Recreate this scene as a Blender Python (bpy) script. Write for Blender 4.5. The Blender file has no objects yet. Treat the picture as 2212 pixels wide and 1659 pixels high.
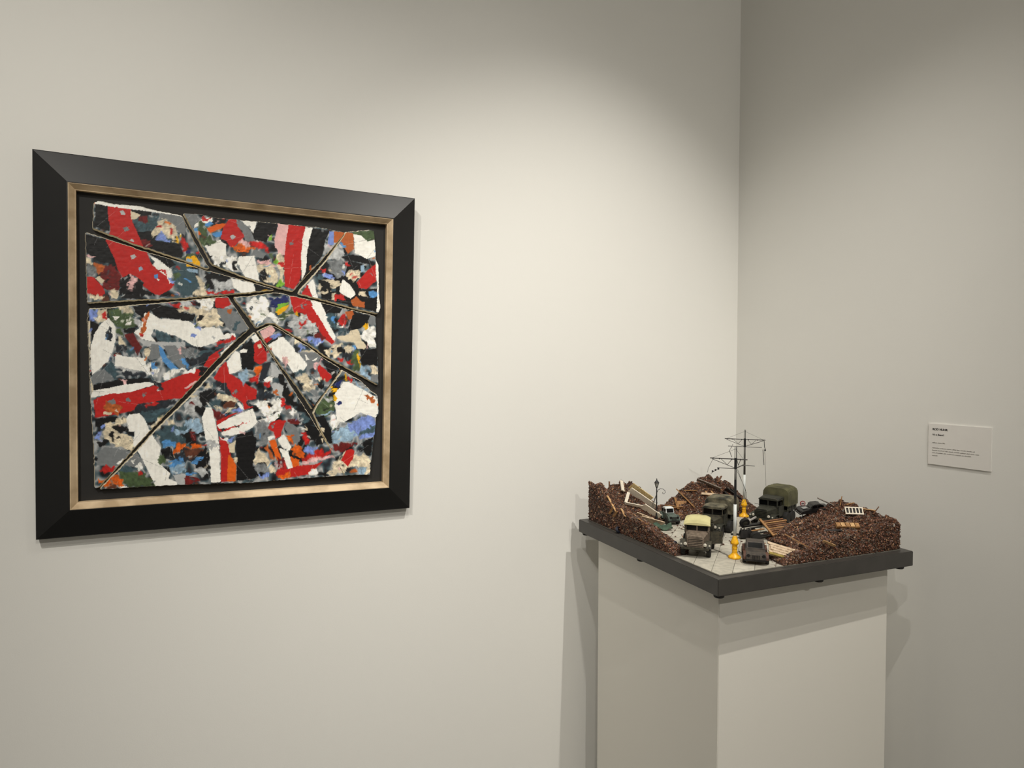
import bpy, math, random
import numpy as np
from mathutils import Matrix, Vector

random.seed(7)
rng = np.random.default_rng(11)
PI = math.pi
scene = bpy.context.scene
COL = scene.collection

# ------------------------------------------------------------------ camera
cam_data = bpy.data.cameras.new('camera')
cam_data.sensor_fit = 'HORIZONTAL'
cam_data.sensor_width = 36.0
cam_data.lens = 1453.7 / 2212 * 36.0
cam_data.clip_start = 0.02
cam = bpy.data.objects.new('camera', cam_data)
COL.objects.link(cam)
right, up, fwd = Vector((0.89413, -0.44780, 0.00352)), Vector((0.00762, 0.02307, 0.99970)), Vector((0.44775, 0.89384, -0.02404))
M = Matrix((( right.x, up.x, -fwd.x, -1.61798), (right.y, up.y, -fwd.y, -1.61395), (right.z, up.z, -fwd.z, 1.5), (0, 0, 0, 1)))
cam.matrix_world = M
scene.camera = cam

# ------------------------------------------------------------------ light
scene.view_settings.view_transform = 'Standard'
scene.view_settings.look = 'None'
scene.view_settings.gamma = 1.0
scene.view_settings.use_curve_mapping = False
scene.view_settings.exposure = 0.0
world = bpy.data.worlds.new('gallery_world')
scene.world = world
world.use_nodes = True
world.node_tree.nodes['Background'].inputs[0].default_value = (1.0, 0.95, 0.86, 1)
world.node_tree.nodes['Background'].inputs[1].default_value = 0.0

def spot(pos, aim, watts, size, blend, radius, colour=(1.0, 0.955, 0.875)):
    l = bpy.data.lights.new('track_or_fill_spot', 'SPOT')
    l.energy = watts; l.spot_size = math.radians(size); l.spot_blend = blend
    l.shadow_soft_size = radius; l.color = colour
    o = bpy.data.objects.new('track_or_fill_spot', l)
    COL.objects.link(o)
    o.location = pos
    o.rotation_euler = (Vector(aim) - Vector(pos)).to_track_quat('-Z', 'Y').to_euler()
    return o
# four heads of the ceiling track, parallel to the back wall
spot((-0.66, -1.43, 3.2), (-0.615, -0.14, 1.00), 128, 61, 1.0, 0.010)
spot((-1.42, -1.52, 3.2), (-0.62, -0.10, 1.10), 40, 62, 1.0, 0.010)
spot((-2.30, -2.25, 3.2), (-0.85, -0.15, 1.22), 42, 56, 1.0, 0.010)
spot((-2.41, -1.88, 3.2), (-1.78, 0.00, 1.06), 112, 64, 1.0, 0.010)
# unseen fill spots added further back in the gallery to lift the ambient light
spot((-1.2, -3.7, 3.3), (-0.9, 0.0, 1.5), 100, 75, 1.0, 0.03)
spot((-3.9, -1.2, 3.3), (0.0, -0.6, 1.5), 9, 75, 1.0, 0.10)
for hx, hy in ((-1.4, -4.6), (-3.2, -4.8), (-4.9, -4.0)):  # downlights added out of view for bounced fill light
    spot((hx, hy, 3.35), (hx, hy, 0), 130, 120, 0.6, 0.08)

# ------------------------------------------------------------------ helpers
def nodes_of(m):
    m.use_nodes = True
    nt = m.node_tree
    return nt, nt.nodes['Principled BSDF']
def srgb(r, g, b):
    f = lambda c: (c / 255 / 12.92) if c / 255 <= 0.04045 else ((c / 255 + 0.055) / 1.055) ** 2.4
    return (f(r), f(g), f(b), 1.0)
def material(name, c, rough=0.6, metal=0.0, vary=0.0, scale=60.0, bump=0.0, c2=None, spec=0.5, stretch=None, bscale=None):
    """procedural surface: base colour mixed with a second tone by noise, optional fine relief"""
    m = bpy.data.materials.new(name)
    nt, b = nodes_of(m)
    b.inputs['Roughness'].default_value = rough
    b.inputs['Metallic'].default_value = metal
    b.inputs['Specular IOR Level'].default_value = spec
    tc = nt.nodes.new('ShaderNodeTexCoord')
    src = tc.outputs['Object']
    if stretch:
        mp = nt.nodes.new('ShaderNodeMapping'); mp.inputs['Scale'].default_value = stretch
        nt.links.new(src, mp.inputs[0]); src = mp.outputs[0]
    if vary or c2:
        n = nt.nodes.new('ShaderNodeTexNoise'); n.inputs['Scale'].default_value = scale; n.inputs['Detail'].default_value = 4
        nt.links.new(src, n.inputs['Vector'])
        r = nt.nodes.new('ShaderNodeValToRGB')
        cc = c2 or tuple(x * (1 - vary) for x in c[:3]) + (1,)
        r.color_ramp.elements[0].position = 0.38; r.color_ramp.elements[0].color = cc
        r.color_ramp.elements[1].position = 0.62; r.color_ramp.elements[1].color = c
        nt.links.new(n.outputs[0], r.inputs[0]); nt.links.new(r.outputs[0], b.inputs['Base Color'])
    else:
        b.inputs['Base Color'].default_value = c
    if bump:
        n = nt.nodes.new('ShaderNodeTexNoise'); n.inputs['Scale'].default_value = bscale or scale * 3; n.inputs['Detail'].default_value = 3
        nt.links.new(src, n.inputs['Vector'])
        bp = nt.nodes.new('ShaderNodeBump'); bp.inputs['Strength'].default_value = bump; bp.inputs['Distance'].default_value = 0.002
        nt.links.new(n.outputs[0], bp.inputs['Height']); nt.links.new(bp.outputs[0], b.inputs['Normal'])
    return m
def attr_material(name, rough, spec=0.5, bump=0.0):
    m = bpy.data.materials.new(name)
    nt, b = nodes_of(m)
    b.inputs['Roughness'].default_value = rough
    b.inputs['Specular IOR Level'].default_value = spec
    a = nt.nodes.new('ShaderNodeAttribute'); a.attribute_name = 'Col'
    nt.links.new(a.outputs['Color'], b.inputs['Base Color'])
    if bump:
        tc = nt.nodes.new('ShaderNodeTexCoord')
        n = nt.nodes.new('ShaderNodeTexNoise'); n.inputs['Scale'].default_value = 900
        nt.links.new(tc.outputs['Object'], n.inputs['Vector'])
        bp = nt.nodes.new('ShaderNodeBump'); bp.inputs['Strength'].default_value = bump; bp.inputs['Distance'].default_value = 0.001
        nt.links.new(n.outputs[0], bp.inputs['Height']); nt.links.new(bp.outputs[0], b.inputs['Normal'])
    return m

class MB:
    """collects boxes, tubes, lathes and prisms into one mesh"""
    def __init__(self): self.v, self.f = [], []
    def add(self, vs, fs, mtx=None):
        o = len(self.v)
        self.v += [tuple(mtx @ Vector(p)) if mtx else tuple(p) for p in vs]
        self.f += [tuple(i + o for i in f) for f in fs]
        return self
    def box(self, c, s, mtx=None, taper=(1, 1)):
        x, y, z = s[0] / 2, s[1] / 2, s[2] / 2
        tx, ty = taper
        vs = [(c[0] + sx * x * (tx if sz > 0 else 1), c[1] + sy * y * (ty if sz > 0 else 1), c[2] + sz * z) for sz in (-1, 1) for sx, sy in ((-1, -1), (1, -1), (1, 1), (-1, 1))]
        return self.add(vs, [(3, 2, 1, 0), (4, 5, 6, 7), (0, 1, 5, 4), (1, 2, 6, 5), (2, 3, 7, 6), (3, 0, 4, 7)], mtx)
    def tube(self, pts, r, n=8, mtx=None):
        pts = [Vector(p) for p in pts]
        rs = r if isinstance(r, (list, tuple)) else [r] * len(pts)
        vs, fs = [], []
        for i, p in enumerate(pts):
            d = (pts[min(i + 1, len(pts) - 1)] - pts[max(i - 1, 0)]).normalized()
            a = Vector((0, 0, 1)) if abs(d.z) < 0.9 else Vector((1, 0, 0))
            e1 = d.cross(a).normalized(); e2 = d.cross(e1)
            vs += [tuple(p + (e1 * math.cos(2 * PI * k / n) + e2 * math.sin(2 * PI * k / n)) * rs[i]) for k in range(n)]
        for i in range(len(pts) - 1):
            fs += [(i * n + k, i * n + (k + 1) % n, (i + 1) * n + (k + 1) % n, (i + 1) * n + k) for k in range(n)]
        fs += [tuple(reversed(range(n))), tuple(range((len(pts) - 1) * n, len(pts) * n))]
        return self.add(vs, fs, mtx)
    def lathe(self, prof, n=20, mtx=None):
        vs, fs = [], []
        for r, z in prof: vs += [(r * math.cos(2 * PI * k / n), r * math.sin(2 * PI * k / n), z) for k in range(n)]
        for i in range(len(prof) - 1):
            fs += [(i * n + k, i * n + (k + 1) % n, (i + 1) * n + (k + 1) % n, (i + 1) * n + k) for k in range(n)]
        fs += [tuple(reversed(range(n))), tuple(range((len(prof) - 1) * n, len(prof) * n))]
        return self.add(vs, fs, mtx)
    def prism(self, poly, y0, y1, mtx=None):
        """outline in x-z swept along y"""
        n = len(poly)
        vs = [(x, y0, z) for x, z in poly] + [(x, y1, z) for x, z in poly]
        fs = [tuple(range(n)), tuple(reversed(range(n, 2 * n)))] + [(k, k + n, (k + 1) % n + n, (k + 1) % n) for k in range(n)]
        return self.add(vs, fs, mtx)
    def loft(self, rings, mtx=None):
        n = len(rings[0]); vs = [p for r in rings for p in r]; fs = []
        for i in range(len(rings) - 1):
            fs += [(i * n + k, i * n + (k + 1) % n, (i + 1) * n + (k + 1) % n, (i + 1) * n + k) for k in range(n)]
        fs += [tuple(reversed(range(n))), tuple(range((len(rings) - 1) * n, len(rings) * n))]
        return self.add(vs, fs, mtx)
    def build(self, name, mat, parent=None, smooth=False, bevel=0.0):
        me = bpy.data.meshes.new(name)
        me.from_pydata(self.v, [], self.f); me.validate()
        import bmesh
        bm = bmesh.new(); bm.from_mesh(me)
        bmesh.ops.recalc_face_normals(bm, faces=bm.faces)
        if bevel: bmesh.ops.bevel(bm, geom=list(bm.edges), offset=bevel, segments=2, affect='EDGES', clamp_overlap=True)
        bm.to_mesh(me); bm.free()
        if smooth:
            for p in me.polygons: p.use_smooth = True
        me.materials.append(mat)
        o = bpy.data.objects.new(name, me); COL.objects.link(o)
        if parent: o.parent = parent
        return o
def tag(o, label, cat, group=None):
    o['label'] = label; o['category'] = cat
    if group: o['group'] = group
    return o
def empty(name, mtx):
    o = bpy.data.objects.new(name, None); COL.objects.link(o); o.matrix_world = mtx; o.empty_display_size = 0.02
    return o
def structure(o): o['kind'] = 'structure'; return o

WALL = material('gallery_wall_paint', (0.80, 0.79, 0.75, 1), 0.75, vary=0.012, scale=1.5, bump=0.06, bscale=420, spec=0.25)
FLOOR = material('polished_concrete', (0.10, 0.094, 0.085, 1), 0.45, vary=0.2, scale=3, bump=0.05)
CEIL = material('ceiling_paint', (0.55, 0.53, 0.48, 1), 0.9, vary=0.02, scale=2)

# ------------------------------------------------------------------ the room
X0, Y0, ZC, T = -6.0, -6.0, 3.4, 0.12
structure(MB().box((X0 / 2, Y0 / 2, -T / 2), (-X0 + 2 * T, -Y0 + 2 * T, T)).build('floor', FLOOR))
structure(MB().box((X0 / 2, Y0 / 2, ZC + T / 2), (-X0 + 2 * T, -Y0 + 2 * T, T)).build('ceiling', CEIL))
structure(MB().box((X0 / 2, T / 2, ZC / 2), (-X0 + 2 * T, T, ZC)).build('wall_back', WALL))
structure(MB().box((T / 2, Y0 / 2, ZC / 2), (T, -Y0, ZC)).build('wall_right', WALL))
structure(MB().box((X0 - T / 2, Y0 / 2, ZC / 2), (T, -Y0, ZC)).build('wall_left', WALL))
structure(MB().box((X0 / 2, Y0 - T / 2, ZC / 2), (-X0 + 2 * T, T, ZC)).build('wall_front', WALL))

# ------------------------------------------------------------------ the framed picture
BLACK_FRAME = material('black_satin_lacquer', (0.004, 0.004, 0.0045, 1), 0.42, vary=0.25, scale=14, spec=0.6)
GOLD = material('worn_gold_leaf', (0.70, 0.54, 0.35, 1), 0.5, c2=(0.44, 0.32, 0.19, 1), scale=22, stretch=(1, 1, 1), bump=0.15)
MAT_BLACK = material('black_mount_board', (0.016, 0.0155, 0.015, 1), 0.8, vary=0.1, scale=30)
FW, FH = 0.7572, 0.7512
ex, ez, en = Vector((0.99997, 0, -0.00802)), Vector((0.00802, -0.03059, 0.99950)), Vector((-0.00025, -0.99953, -0.03059))
PM = Matrix(((ex.x, ez.x, en.x, -1.86444), (ex.y, ez.y, en.y, -0.02208), (ex.z, ez.z, en.z, 1.15895), (0, 0, 0, 1))) @ Matrix.Scale(1.0066, 4)
picture = empty('framed_painting', PM)
tag(picture, 'abstract painting in shattered shards set in a wide black frame with gold lip', 'painting')

def frame_side(k, prof):
    """one mitred side of a rectangular frame; prof = (inset, depth) outline"""
    cs = [(0, 0), (FW, 0), (FW, FH), (0, FH)]
    a, b = cs[k], cs[(k + 1) % 4]
    def at(c, i): return (i if c[0] == 0 else FW - i, i if c[1] == 0 else FH - i)
    n = len(prof)
    vs = [(*at(a, i), d) for i, d in prof] + [(*at(b, i), d) for i, d in prof]
    fs = [tuple(range(n)), tuple(reversed(range(n, 2 * n)))] + [(j, (j + 1) % n, (j + 1) % n + n, j + n) for j in range(n)]
    return MB().add(vs, fs)
for k in range(4):
    frame_side(k, [(0, -0.0195), (0, -0.001), (0.0015, 0.0), (0.057, 0.0215), (0.0585, 0.0215), (0.0585, -0.008), (0.012, -0.0195)]).build('frame_rail', BLACK_FRAME, picture)
for k in range(4):
    g = frame_side(k, [(0.0585, 0.0205), (0.0600, 0.0205), (0.0690, 0.0110), (0.0705, 0.0105), (0.0705, -0.004), (0.0585, -0.004)]).build('gold_fillet', GOLD, picture)
MB().box((FW / 2, FH / 2, -0.005), (FW - 0.12, FH - 0.12, 0.006)).build('mount_board', MAT_BLACK, picture)

# --- the paint: brush shapes laid out on a sketch grid, then carried by the shards as colour
PAL = {'K': (13, 13, 15), 'D': (38, 43, 50), 'R': (190, 34, 30), 'r': (104, 26, 26), 'W': (250, 248, 240), 'C': (222, 208, 180), 'G': (122, 126, 128), 'L': (186, 188, 188), 'B': (84, 146, 206), 'P': (126, 148, 214), 'T': (62, 84, 92), 'g': (72, 90, 58), 'l': (128, 184, 58), 'O': (226, 98, 22), 'Y': (240, 178, 16), 'b': (182, 94, 44), 'k': (232, 184, 182), 'n': (34, 44, 96), 'u': (92, 52, 36), 't': (150, 178, 200)}
TILE = {1: (180, 425, 7.54), 2: (390, 425, 7.54), 3: (600, 470, 7.213), 4: (180, 640, 7.54), 5: (390, 640, 7.54), 6: (600, 660, 7.213), 7: (190, 850, 7.54), 8: (400, 850, 7.54), 9: (600, 840, 7.213)}
SKETCH = {
1: """K 190,110 400,140 420,560 190,480
K 30,600 370,700 440,880 500,1000 420,1080 260,1060 150,980 40,900
T~ 800,370 1200,300 1250,420 1050,560 870,560
r~ 880,320 1060,310 1060,400 920,370
G 1230,270 1600,310 1659,420 1659,640 1500,520 1380,420 1240,340
K 870,570 1100,560 1100,700 1550,770 1620,900 1600,1000 1200,880 960,800
r~ 340,1100 520,1100 620,1320 560,1500 400,1520 330,1480 240,1300
K~ 560,1420 720,1250 880,1300 1000,1400 960,1450 1150,1590 900,1650 600,1640
T~ 1450,1040 1659,1080 1659,1640 1560,1600 1480,1420 1450,1250 1500,1180
K 1000,890 1450,1040 1500,1100 1400,1160 1200,1010
R 390,150 770,200 800,420 900,640 1000,830 1080,1030 1120,1100 1350,1290 1480,1430 1420,1500 1240,1600 1150,1580 960,1440 1000,1400 850,1290 760,1250 640,1310 560,1180 500,1000 440,880 360,700 440,560 410,380
L 590,230 640,215 690,290 610,290
G 640,500 710,480 750,540 680,570
L 730,700 790,680 830,740
L 760,960 820,930 860,980 790,1015
t 890,1160 940,1130 970,1180 910,1210
K 770,200 1110,240 1100,300 800,260
C 760,220 930,290 860,360 780,370
C~ 1220,380 1350,360 1500,500 1520,560 1560,640 1570,740 1460,740 1380,640 1180,600 1120,680 1090,620 1130,540 1200,470
R~ 1160,490 1280,450 1300,500 1180,520
R~ 1400,500 1450,520 1420,640 1390,600
P~ 1200,600 1270,570 1400,700 1440,750 1300,710 1180,680
Y~ 1510,640 1560,650 1550,760 1500,700
r~ 940,700 1100,700 1120,820 1000,830
C~ 40,980 140,1060 170,1130 60,1110
k~ 60,960 210,980 180,1010 80,1010
R 40,1300 160,1300 320,1480 350,1560 300,1620 40,1560
G~ 40,1110 150,1150 200,1230 140,1280 40,1260
b~ 170,1110 340,1120 330,1220 210,1260
C 190,1320 250,1290 350,1360 290,1420
k~ 780,1270 860,1290 770,1490 700,1500 710,1420
W 1080,970 1200,1000 1430,1180 1450,1260 1400,1420 1350,1290 1280,1240 1130,1110 1160,1050
R~ 1200,1160 1390,1230 1370,1290 1180,1140
P~ 1400,1320 1500,1400 1460,1440 1390,1380
B 1150,1260 1210,1250 1220,1320 1150,1340
W 1190,1330 1240,1340 1210,1370
g~ 1460,1280 1560,1260 1580,1330 1480,1380
C~ 450,1500 520,1500 580,1580 560,1659 440,1659
C~ 120,1600 330,1600 300,1659 120,1659
W 175,90 240,65 480,120 880,140 1200,230 1659,290 1659,325 1200,255 760,195 500,165 180,112""",
2: """W 380,780 640,700 740,780 740,960 600,980 480,950
W~ 500,980 800,960 920,1000 950,1180 900,1230 560,1110
D~ 640,1090 720,1060 720,1130 660,1150
K~ 830,1040 900,1060 930,1200 860,1200
T 0,1080 150,1100 320,1400 200,1600 0,1600
G 50,260 240,280 310,370 200,520 50,320
W 330,370 420,330 520,340 520,400 380,440
R~ 330,340 470,320 480,360 340,370
B 370,450 480,400 540,430 420,490
O 430,510 590,440 740,430 740,480 480,590
B 510,600 690,550 670,640 570,660
W 230,440 300,400 290,480 220,500
B 220,510 310,500 320,540 230,560
O 290,560 350,550 350,610 290,620
g~ 300,400 360,400 460,560 440,620 340,620 300,500
g~ 300,680 480,610 620,740 480,780 330,760
K~ 540,330 720,310 760,370 720,410 540,400
R~ 560,320 700,315 710,350 580,350
R 700,480 800,340 900,350 960,520 1040,640 880,800 820,820 740,720 650,680
L 800,650 850,615 900,650 840,700
W 930,350 1240,390 1180,590 1120,500
K 1260,390 1490,440 1400,740 1190,690 1190,580
G 910,400 1000,400 1150,560 1230,780 1050,700 1010,560 930,480
k~ 1000,700 1100,730 1130,790 960,780
O~ 870,830 960,780 1170,800 1180,850 900,900
R~ 1050,720 1250,720 1470,800 1450,900 1270,850 1180,790
G 1190,850 1390,930 1340,1000 1150,950
k~ 1230,1010 1430,1010 1560,1150 1400,1120 1250,1060
W 950,970 1200,960 1280,1370 1050,1300 920,1080
C~ 1230,1080 1500,1110 1600,1250 1560,1420 1330,1350 1260,1200
K~ 1270,1230 1370,1180 1420,1320 1330,1350
g~ 1420,900 1480,920 1500,1000 1420,980
l~ 1570,1430 1659,1350 1659,1480 1580,1470
l 1440,660 1490,610 1480,700 1430,720
l~ 1550,1010 1620,960 1590,1120 1540,1130
k 1600,430 1659,440 1659,960 1540,820 1520,700
Y 90,970 250,960 320,1080 300,1150 90,1130
g~ 20,1030 100,920 230,920 260,980 110,970
R~ 0,640 110,760 130,840 30,900
t 100,1000 180,1010 190,1060 90,1060
n 80,880 150,850 170,920 80,920
R~ 240,890 310,870 330,930 260,940
t 90,1170 280,1180 270,1240 120,1210
B 50,1330 80,1320 180,1390 150,1400
C~ 230,1270 290,1280 400,1400 380,1560 330,1500
K~ 360,1220 800,1280 820,1340 620,1380 520,1330 560,1500 420,1500 400,1330
L~ 480,1340 640,1380 830,1320 840,1480 600,1540
W 820,1320 950,1350 1180,1410 1230,1560 980,1560 860,1480
K 1190,1410 1500,1500 1480,1540 1230,1550
Y~ 1340,1510 1440,1490 1500,1530 1340,1540
R~ 420,1560 860,1510 880,1560 430,1590
C~ 200,1520 420,1500 420,1600 190,1610""",
3: """k 0,90 170,100 110,580 0,560
C~ 0,560 110,600 110,1070 40,1000
R~ 0,700 120,720 130,780 20,760
K 600,860 1050,860 1100,660 1300,720 1380,760 1220,1000 1300,1120 1560,1100 1560,1480 1300,1400 860,1300 680,1250
R 170,105 430,140 370,480 360,900 330,1000 240,1110 110,1070 100,600 140,300
G~ 200,370 260,360 270,410 210,410
W 430,140 540,160 470,500 430,860 370,980 360,600 390,300
K 540,160 800,200 730,400 690,600 540,780 440,900 450,600 500,300
L~ 740,330 860,420 940,420 1050,540 1040,700 940,640 700,640 740,450
P 800,210 880,220 870,420 780,420
b 880,210 1180,240 1180,480 1090,560 1040,480 940,390 870,390
B~ 940,420 1040,420 1060,470 980,470
g~ 1150,200 1500,190 1520,340 1400,360 1300,290
W 1180,250 1300,280 1400,370 1520,340 1530,590 1380,640 1200,550
K 970,610 1150,570 1300,600 1510,700 1500,740 1300,700 1100,660
G~ 750,680 1000,640 1060,720 1050,880 900,940 820,860
P~ 730,850 860,930 850,970 720,930
P~ 980,790 1060,820 1020,890
R~ 680,780 740,770 730,860 690,830
R~ 1060,690 1120,740 1100,790
T~ 600,900 720,900 700,1000 620,960
C~ 700,990 780,970 960,960 950,1080 860,1080 790,1040
C~ 1060,900 1120,800 1260,820 1250,940 1190,1010 1090,970
t 1290,740 1340,730 1350,840 1290,860
R 1230,1010 1380,830 1520,720 1530,980 1380,1110 1260,1090
G~ 1440,870 1510,860 1500,900
W 960,1090 1010,960 1120,1040 1210,1190 1130,1260 960,1170
C~ 620,1050 720,1070 690,1110 620,1090
C~ 620,1170 780,1100 800,1150 700,1200
T 830,1100 910,1100 900,1150 830,1150
C~ 840,1180 920,1170 900,1290 860,1250
R~ 920,1190 1030,1230 1050,1310 900,1290
b 1130,1300 1220,1220 1300,1310 1350,1310 1350,1400 1160,1370
B~ 1410,1150 1550,1140 1550,1220 1430,1240
C~ 1290,1140 1380,1130 1380,1240 1280,1210
n~ 0,1220 150,1210 190,1300 0,1340
l 0,1340 180,1320 100,1390 0,1450
Y 0,1430 180,1350 120,1440 0,1520
l~ 0,1000 60,960 100,1040 20,1100
g~ 20,1520 200,1400 240,1480 60,1600
K 620,1300 880,1370 1000,1420 960,1480 760,1500 690,1420
R 180,1210 320,1240 500,1290 560,1400 700,1659 500,1659 380,1480 250,1480
G~ 360,1360 420,1350 430,1420 380,1420
R 380,1160 460,1040 530,1230 360,1190
W 460,1040 550,950 620,1240 660,1300 780,1560 790,1659 720,1659 560,1390 500,1270 540,1230
Y~ 280,1470 350,1470 350,1530 290,1520
W 1530,600 1575,690 1580,1000 1560,1200 1600,1400 1575,1480 1540,1460 1550,1100 1520,800""",
4: """g~ 430,230 760,150 800,350 900,480 640,520 460,420
P~ 80,230 220,220 200,400 100,390
C~ 230,240 420,200 410,380 260,440 220,380
R~ 300,270 400,260 400,360 330,360
C~ 540,180 760,150 770,260 700,250 620,220
W 480,320 590,330 520,400
W~ 690,400 780,400 770,460 680,470
L~ 780,350 920,370 980,460 860,480
K 110,400 250,450 240,530 150,690 130,740
K~ 620,500 890,510 800,600 680,600
g~ 530,530 600,530 640,680 560,640
r 660,630 800,590 950,830 880,960 780,800
C~ 530,640 640,720 710,850 560,760
T~ 330,1170 450,1000 560,1260 520,1340
G 140,1290 330,1170 500,1350 150,1430
W 410,350 520,500 520,720 470,900 400,1050 140,1280 110,950 130,780 180,600 290,440
D~ 400,440 460,500 455,730 420,770 370,680
K 800,160 1080,140 1200,120 1500,200 1659,260 1659,380 1330,350 1180,330 1090,220 960,340 850,260
R~ 1320,110 1560,80 1600,180 1450,150
C~ 1510,170 1659,180 1659,230 1550,270
L 900,700 1180,740 1659,740 1659,850 1300,860 980,800
W 1000,260 1100,280 1250,360 1659,390 1659,720 1500,640 1300,600 1140,540 1100,640 1180,740 960,700 820,590 940,480
b~ 960,340 1070,260 1050,400 1020,560 930,640 950,520
R~ 920,620 1010,600 1000,660 930,660
T~ 1150,540 1400,620 1480,700 1400,740 1190,730
G 1110,770 1220,780 1240,1000 1080,1040 1010,960
G 1290,800 1500,800 1659,1000 1659,1190 1560,1160 1420,1020
B 1220,780 1300,860 1370,1010 1560,1190 1420,1190 1290,1050 1240,920
k~ 1530,860 1659,800 1659,900 1560,960
B~ 1550,1000 1659,1010 1659,1090 1580,1080
D~ 540,780 700,830 710,920 540,900
T~ 700,860 800,860 900,960 740,960
W 520,940 720,980 1000,1000 1030,1220 880,1210 510,1130
L~ 510,1140 880,1220 870,1270 520,1190
D~ 560,1200 860,1260 1020,1230 1030,1310 700,1320
K 160,1440 700,1340 1060,1330 1080,1420 960,1420 160,1530
C~ 1000,880 1110,840 1050,960 1010,1000
W~ 1030,1140 1100,1040 1220,1200 1200,1280 1030,1250
B~ 1110,1050 1170,1070 1190,1160 1140,1160
W~ 1270,1240 1450,1200 1659,1190 1560,1270 1380,1370 1280,1310
k~ 590,1380 720,1340 740,1460 680,1440
W 130,1540 700,1430 1060,1390 1180,1430 760,1560 380,1600 120,1650
R 380,1600 760,1560 1190,1440 1659,1260 1659,1659 200,1659
D~ 1120,1350 1210,1370 1320,1530 1250,1520
G~ 950,1590 1000,1570 1030,1620 960,1640
L~ 1180,1530 1230,1500 1270,1550
C 70,400 105,400 110,700 110,1300 160,1530 125,1600 110,1200 95,800""",
5: """C~ 0,200 140,150 560,200 700,470 560,480 490,500 330,500 280,400 240,280 100,280
L~ 0,70 180,60 180,130 0,170
r~ 170,60 270,90 230,140 180,110
W~ 270,60 540,30 540,160 440,200 290,160
R 550,20 770,20 820,130 690,190 570,180
G 580,200 760,190 900,260 960,300 1110,500 960,620 850,560 760,510 640,340
T~ 870,420 960,400 930,560 880,540
b 750,210 840,200 820,290 760,260
K~ 300,300 370,290 370,390 310,380
K 0,260 240,300 190,400 0,390
P~ 180,430 260,380 260,450
G~ 0,820 250,830 300,900 180,980 100,1000 0,900
W 0,400 120,400 290,500 540,500 640,520 720,660 560,760 330,830 200,800 40,700 0,640
P 180,590 260,620 230,670 160,650
P~ 280,480 360,500 350,550 270,540
L~ 500,660 580,650 570,700 510,700
W 600,700 750,600 880,600 890,660 700,690
R~ 580,780 780,680 890,640 880,700 640,800
T~ 260,900 500,840 850,740 700,820 480,910 330,950
D~ 60,1020 250,980 400,920 520,880 460,1000 300,1130 150,1100
B~ 0,980 60,1020 170,1180 0,1110
R 370,1130 480,960 720,820 600,920 660,1000 560,1080 480,1170
W 650,920 840,750 880,760 760,950 660,1000
R 0,1280 260,1180 420,1200 300,1400 60,1580 0,1620
k 60,1490 240,1370 290,1380 90,1510
K~ 340,1160 480,1160 400,1300 330,1300
W~ 0,1180 120,1200 240,1160 260,1240 60,1260
R 540,1330 640,1160 740,1060 780,1240 900,1320 1100,1450 1240,1520 1230,1659 880,1659 700,1440 580,1370
W 750,1060 890,890 960,930 990,1180 900,1240 790,1260
K 960,900 1150,680 1190,860 1190,1050 1180,1200 1000,1180 980,1000
W 960,890 1020,850 1090,870 1070,910 980,920
R 1190,770 1290,710 1400,920 1400,1040 1290,1110 1200,1060
C 1240,790 1300,770 1320,830 1270,850
W 1150,660 1240,600 1290,700 1200,760
O~ 1230,1130 1330,1130 1290,1290 1210,1320
R~ 1110,1330 1290,1290 1280,1400 1160,1400
D 1330,1100 1480,1060 1370,1380 1280,1380
t~ 950,1260 1050,1190 1110,1270 1040,1400 990,1440
L 1470,1080 1560,1140 1659,1270 1640,1320 1480,1300
W~ 1380,1360 1490,1310 1500,1390 1400,1430
D~ 500,1380 680,1380 830,1560 780,1600 580,1500
C~ 380,1460 480,1400 500,1460 400,1500
K~ 330,1560 570,1500 520,1600 400,1659 320,1640
C~ 100,1600 240,1590 330,1659 90,1659
G~ 840,1550 900,1510 930,1560 870,1600
D~ 1240,1480 1450,1560 1480,1659 1250,1659
L 1480,1440 1540,1400 1659,1480 1659,1640 1520,1600
b~ 1500,1520 1560,1540 1620,1640 1540,1600
R~ 1360,1420 1480,1400 1480,1490 1390,1470
W~ 1040,100 1160,50 1380,10 1460,240 1620,360 1560,450 1420,340 1240,500 1130,380 1080,280
D~ 1100,180 1160,160 1160,210
D~ 1200,440 1260,430 1250,480
n~ 1400,10 1659,10 1659,130 1550,190 1450,120
l 1550,190 1659,120 1659,200 1560,250
Y 1540,250 1659,200 1659,260 1590,300
k 1290,570 1480,470 1540,550 1480,640 1350,700
R 1350,700 1460,640 1500,680 1400,760
P~ 1470,650 1600,590 1650,640 1500,690
W 1420,790 1640,670 1659,700 1659,1080 1560,980""",
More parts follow.
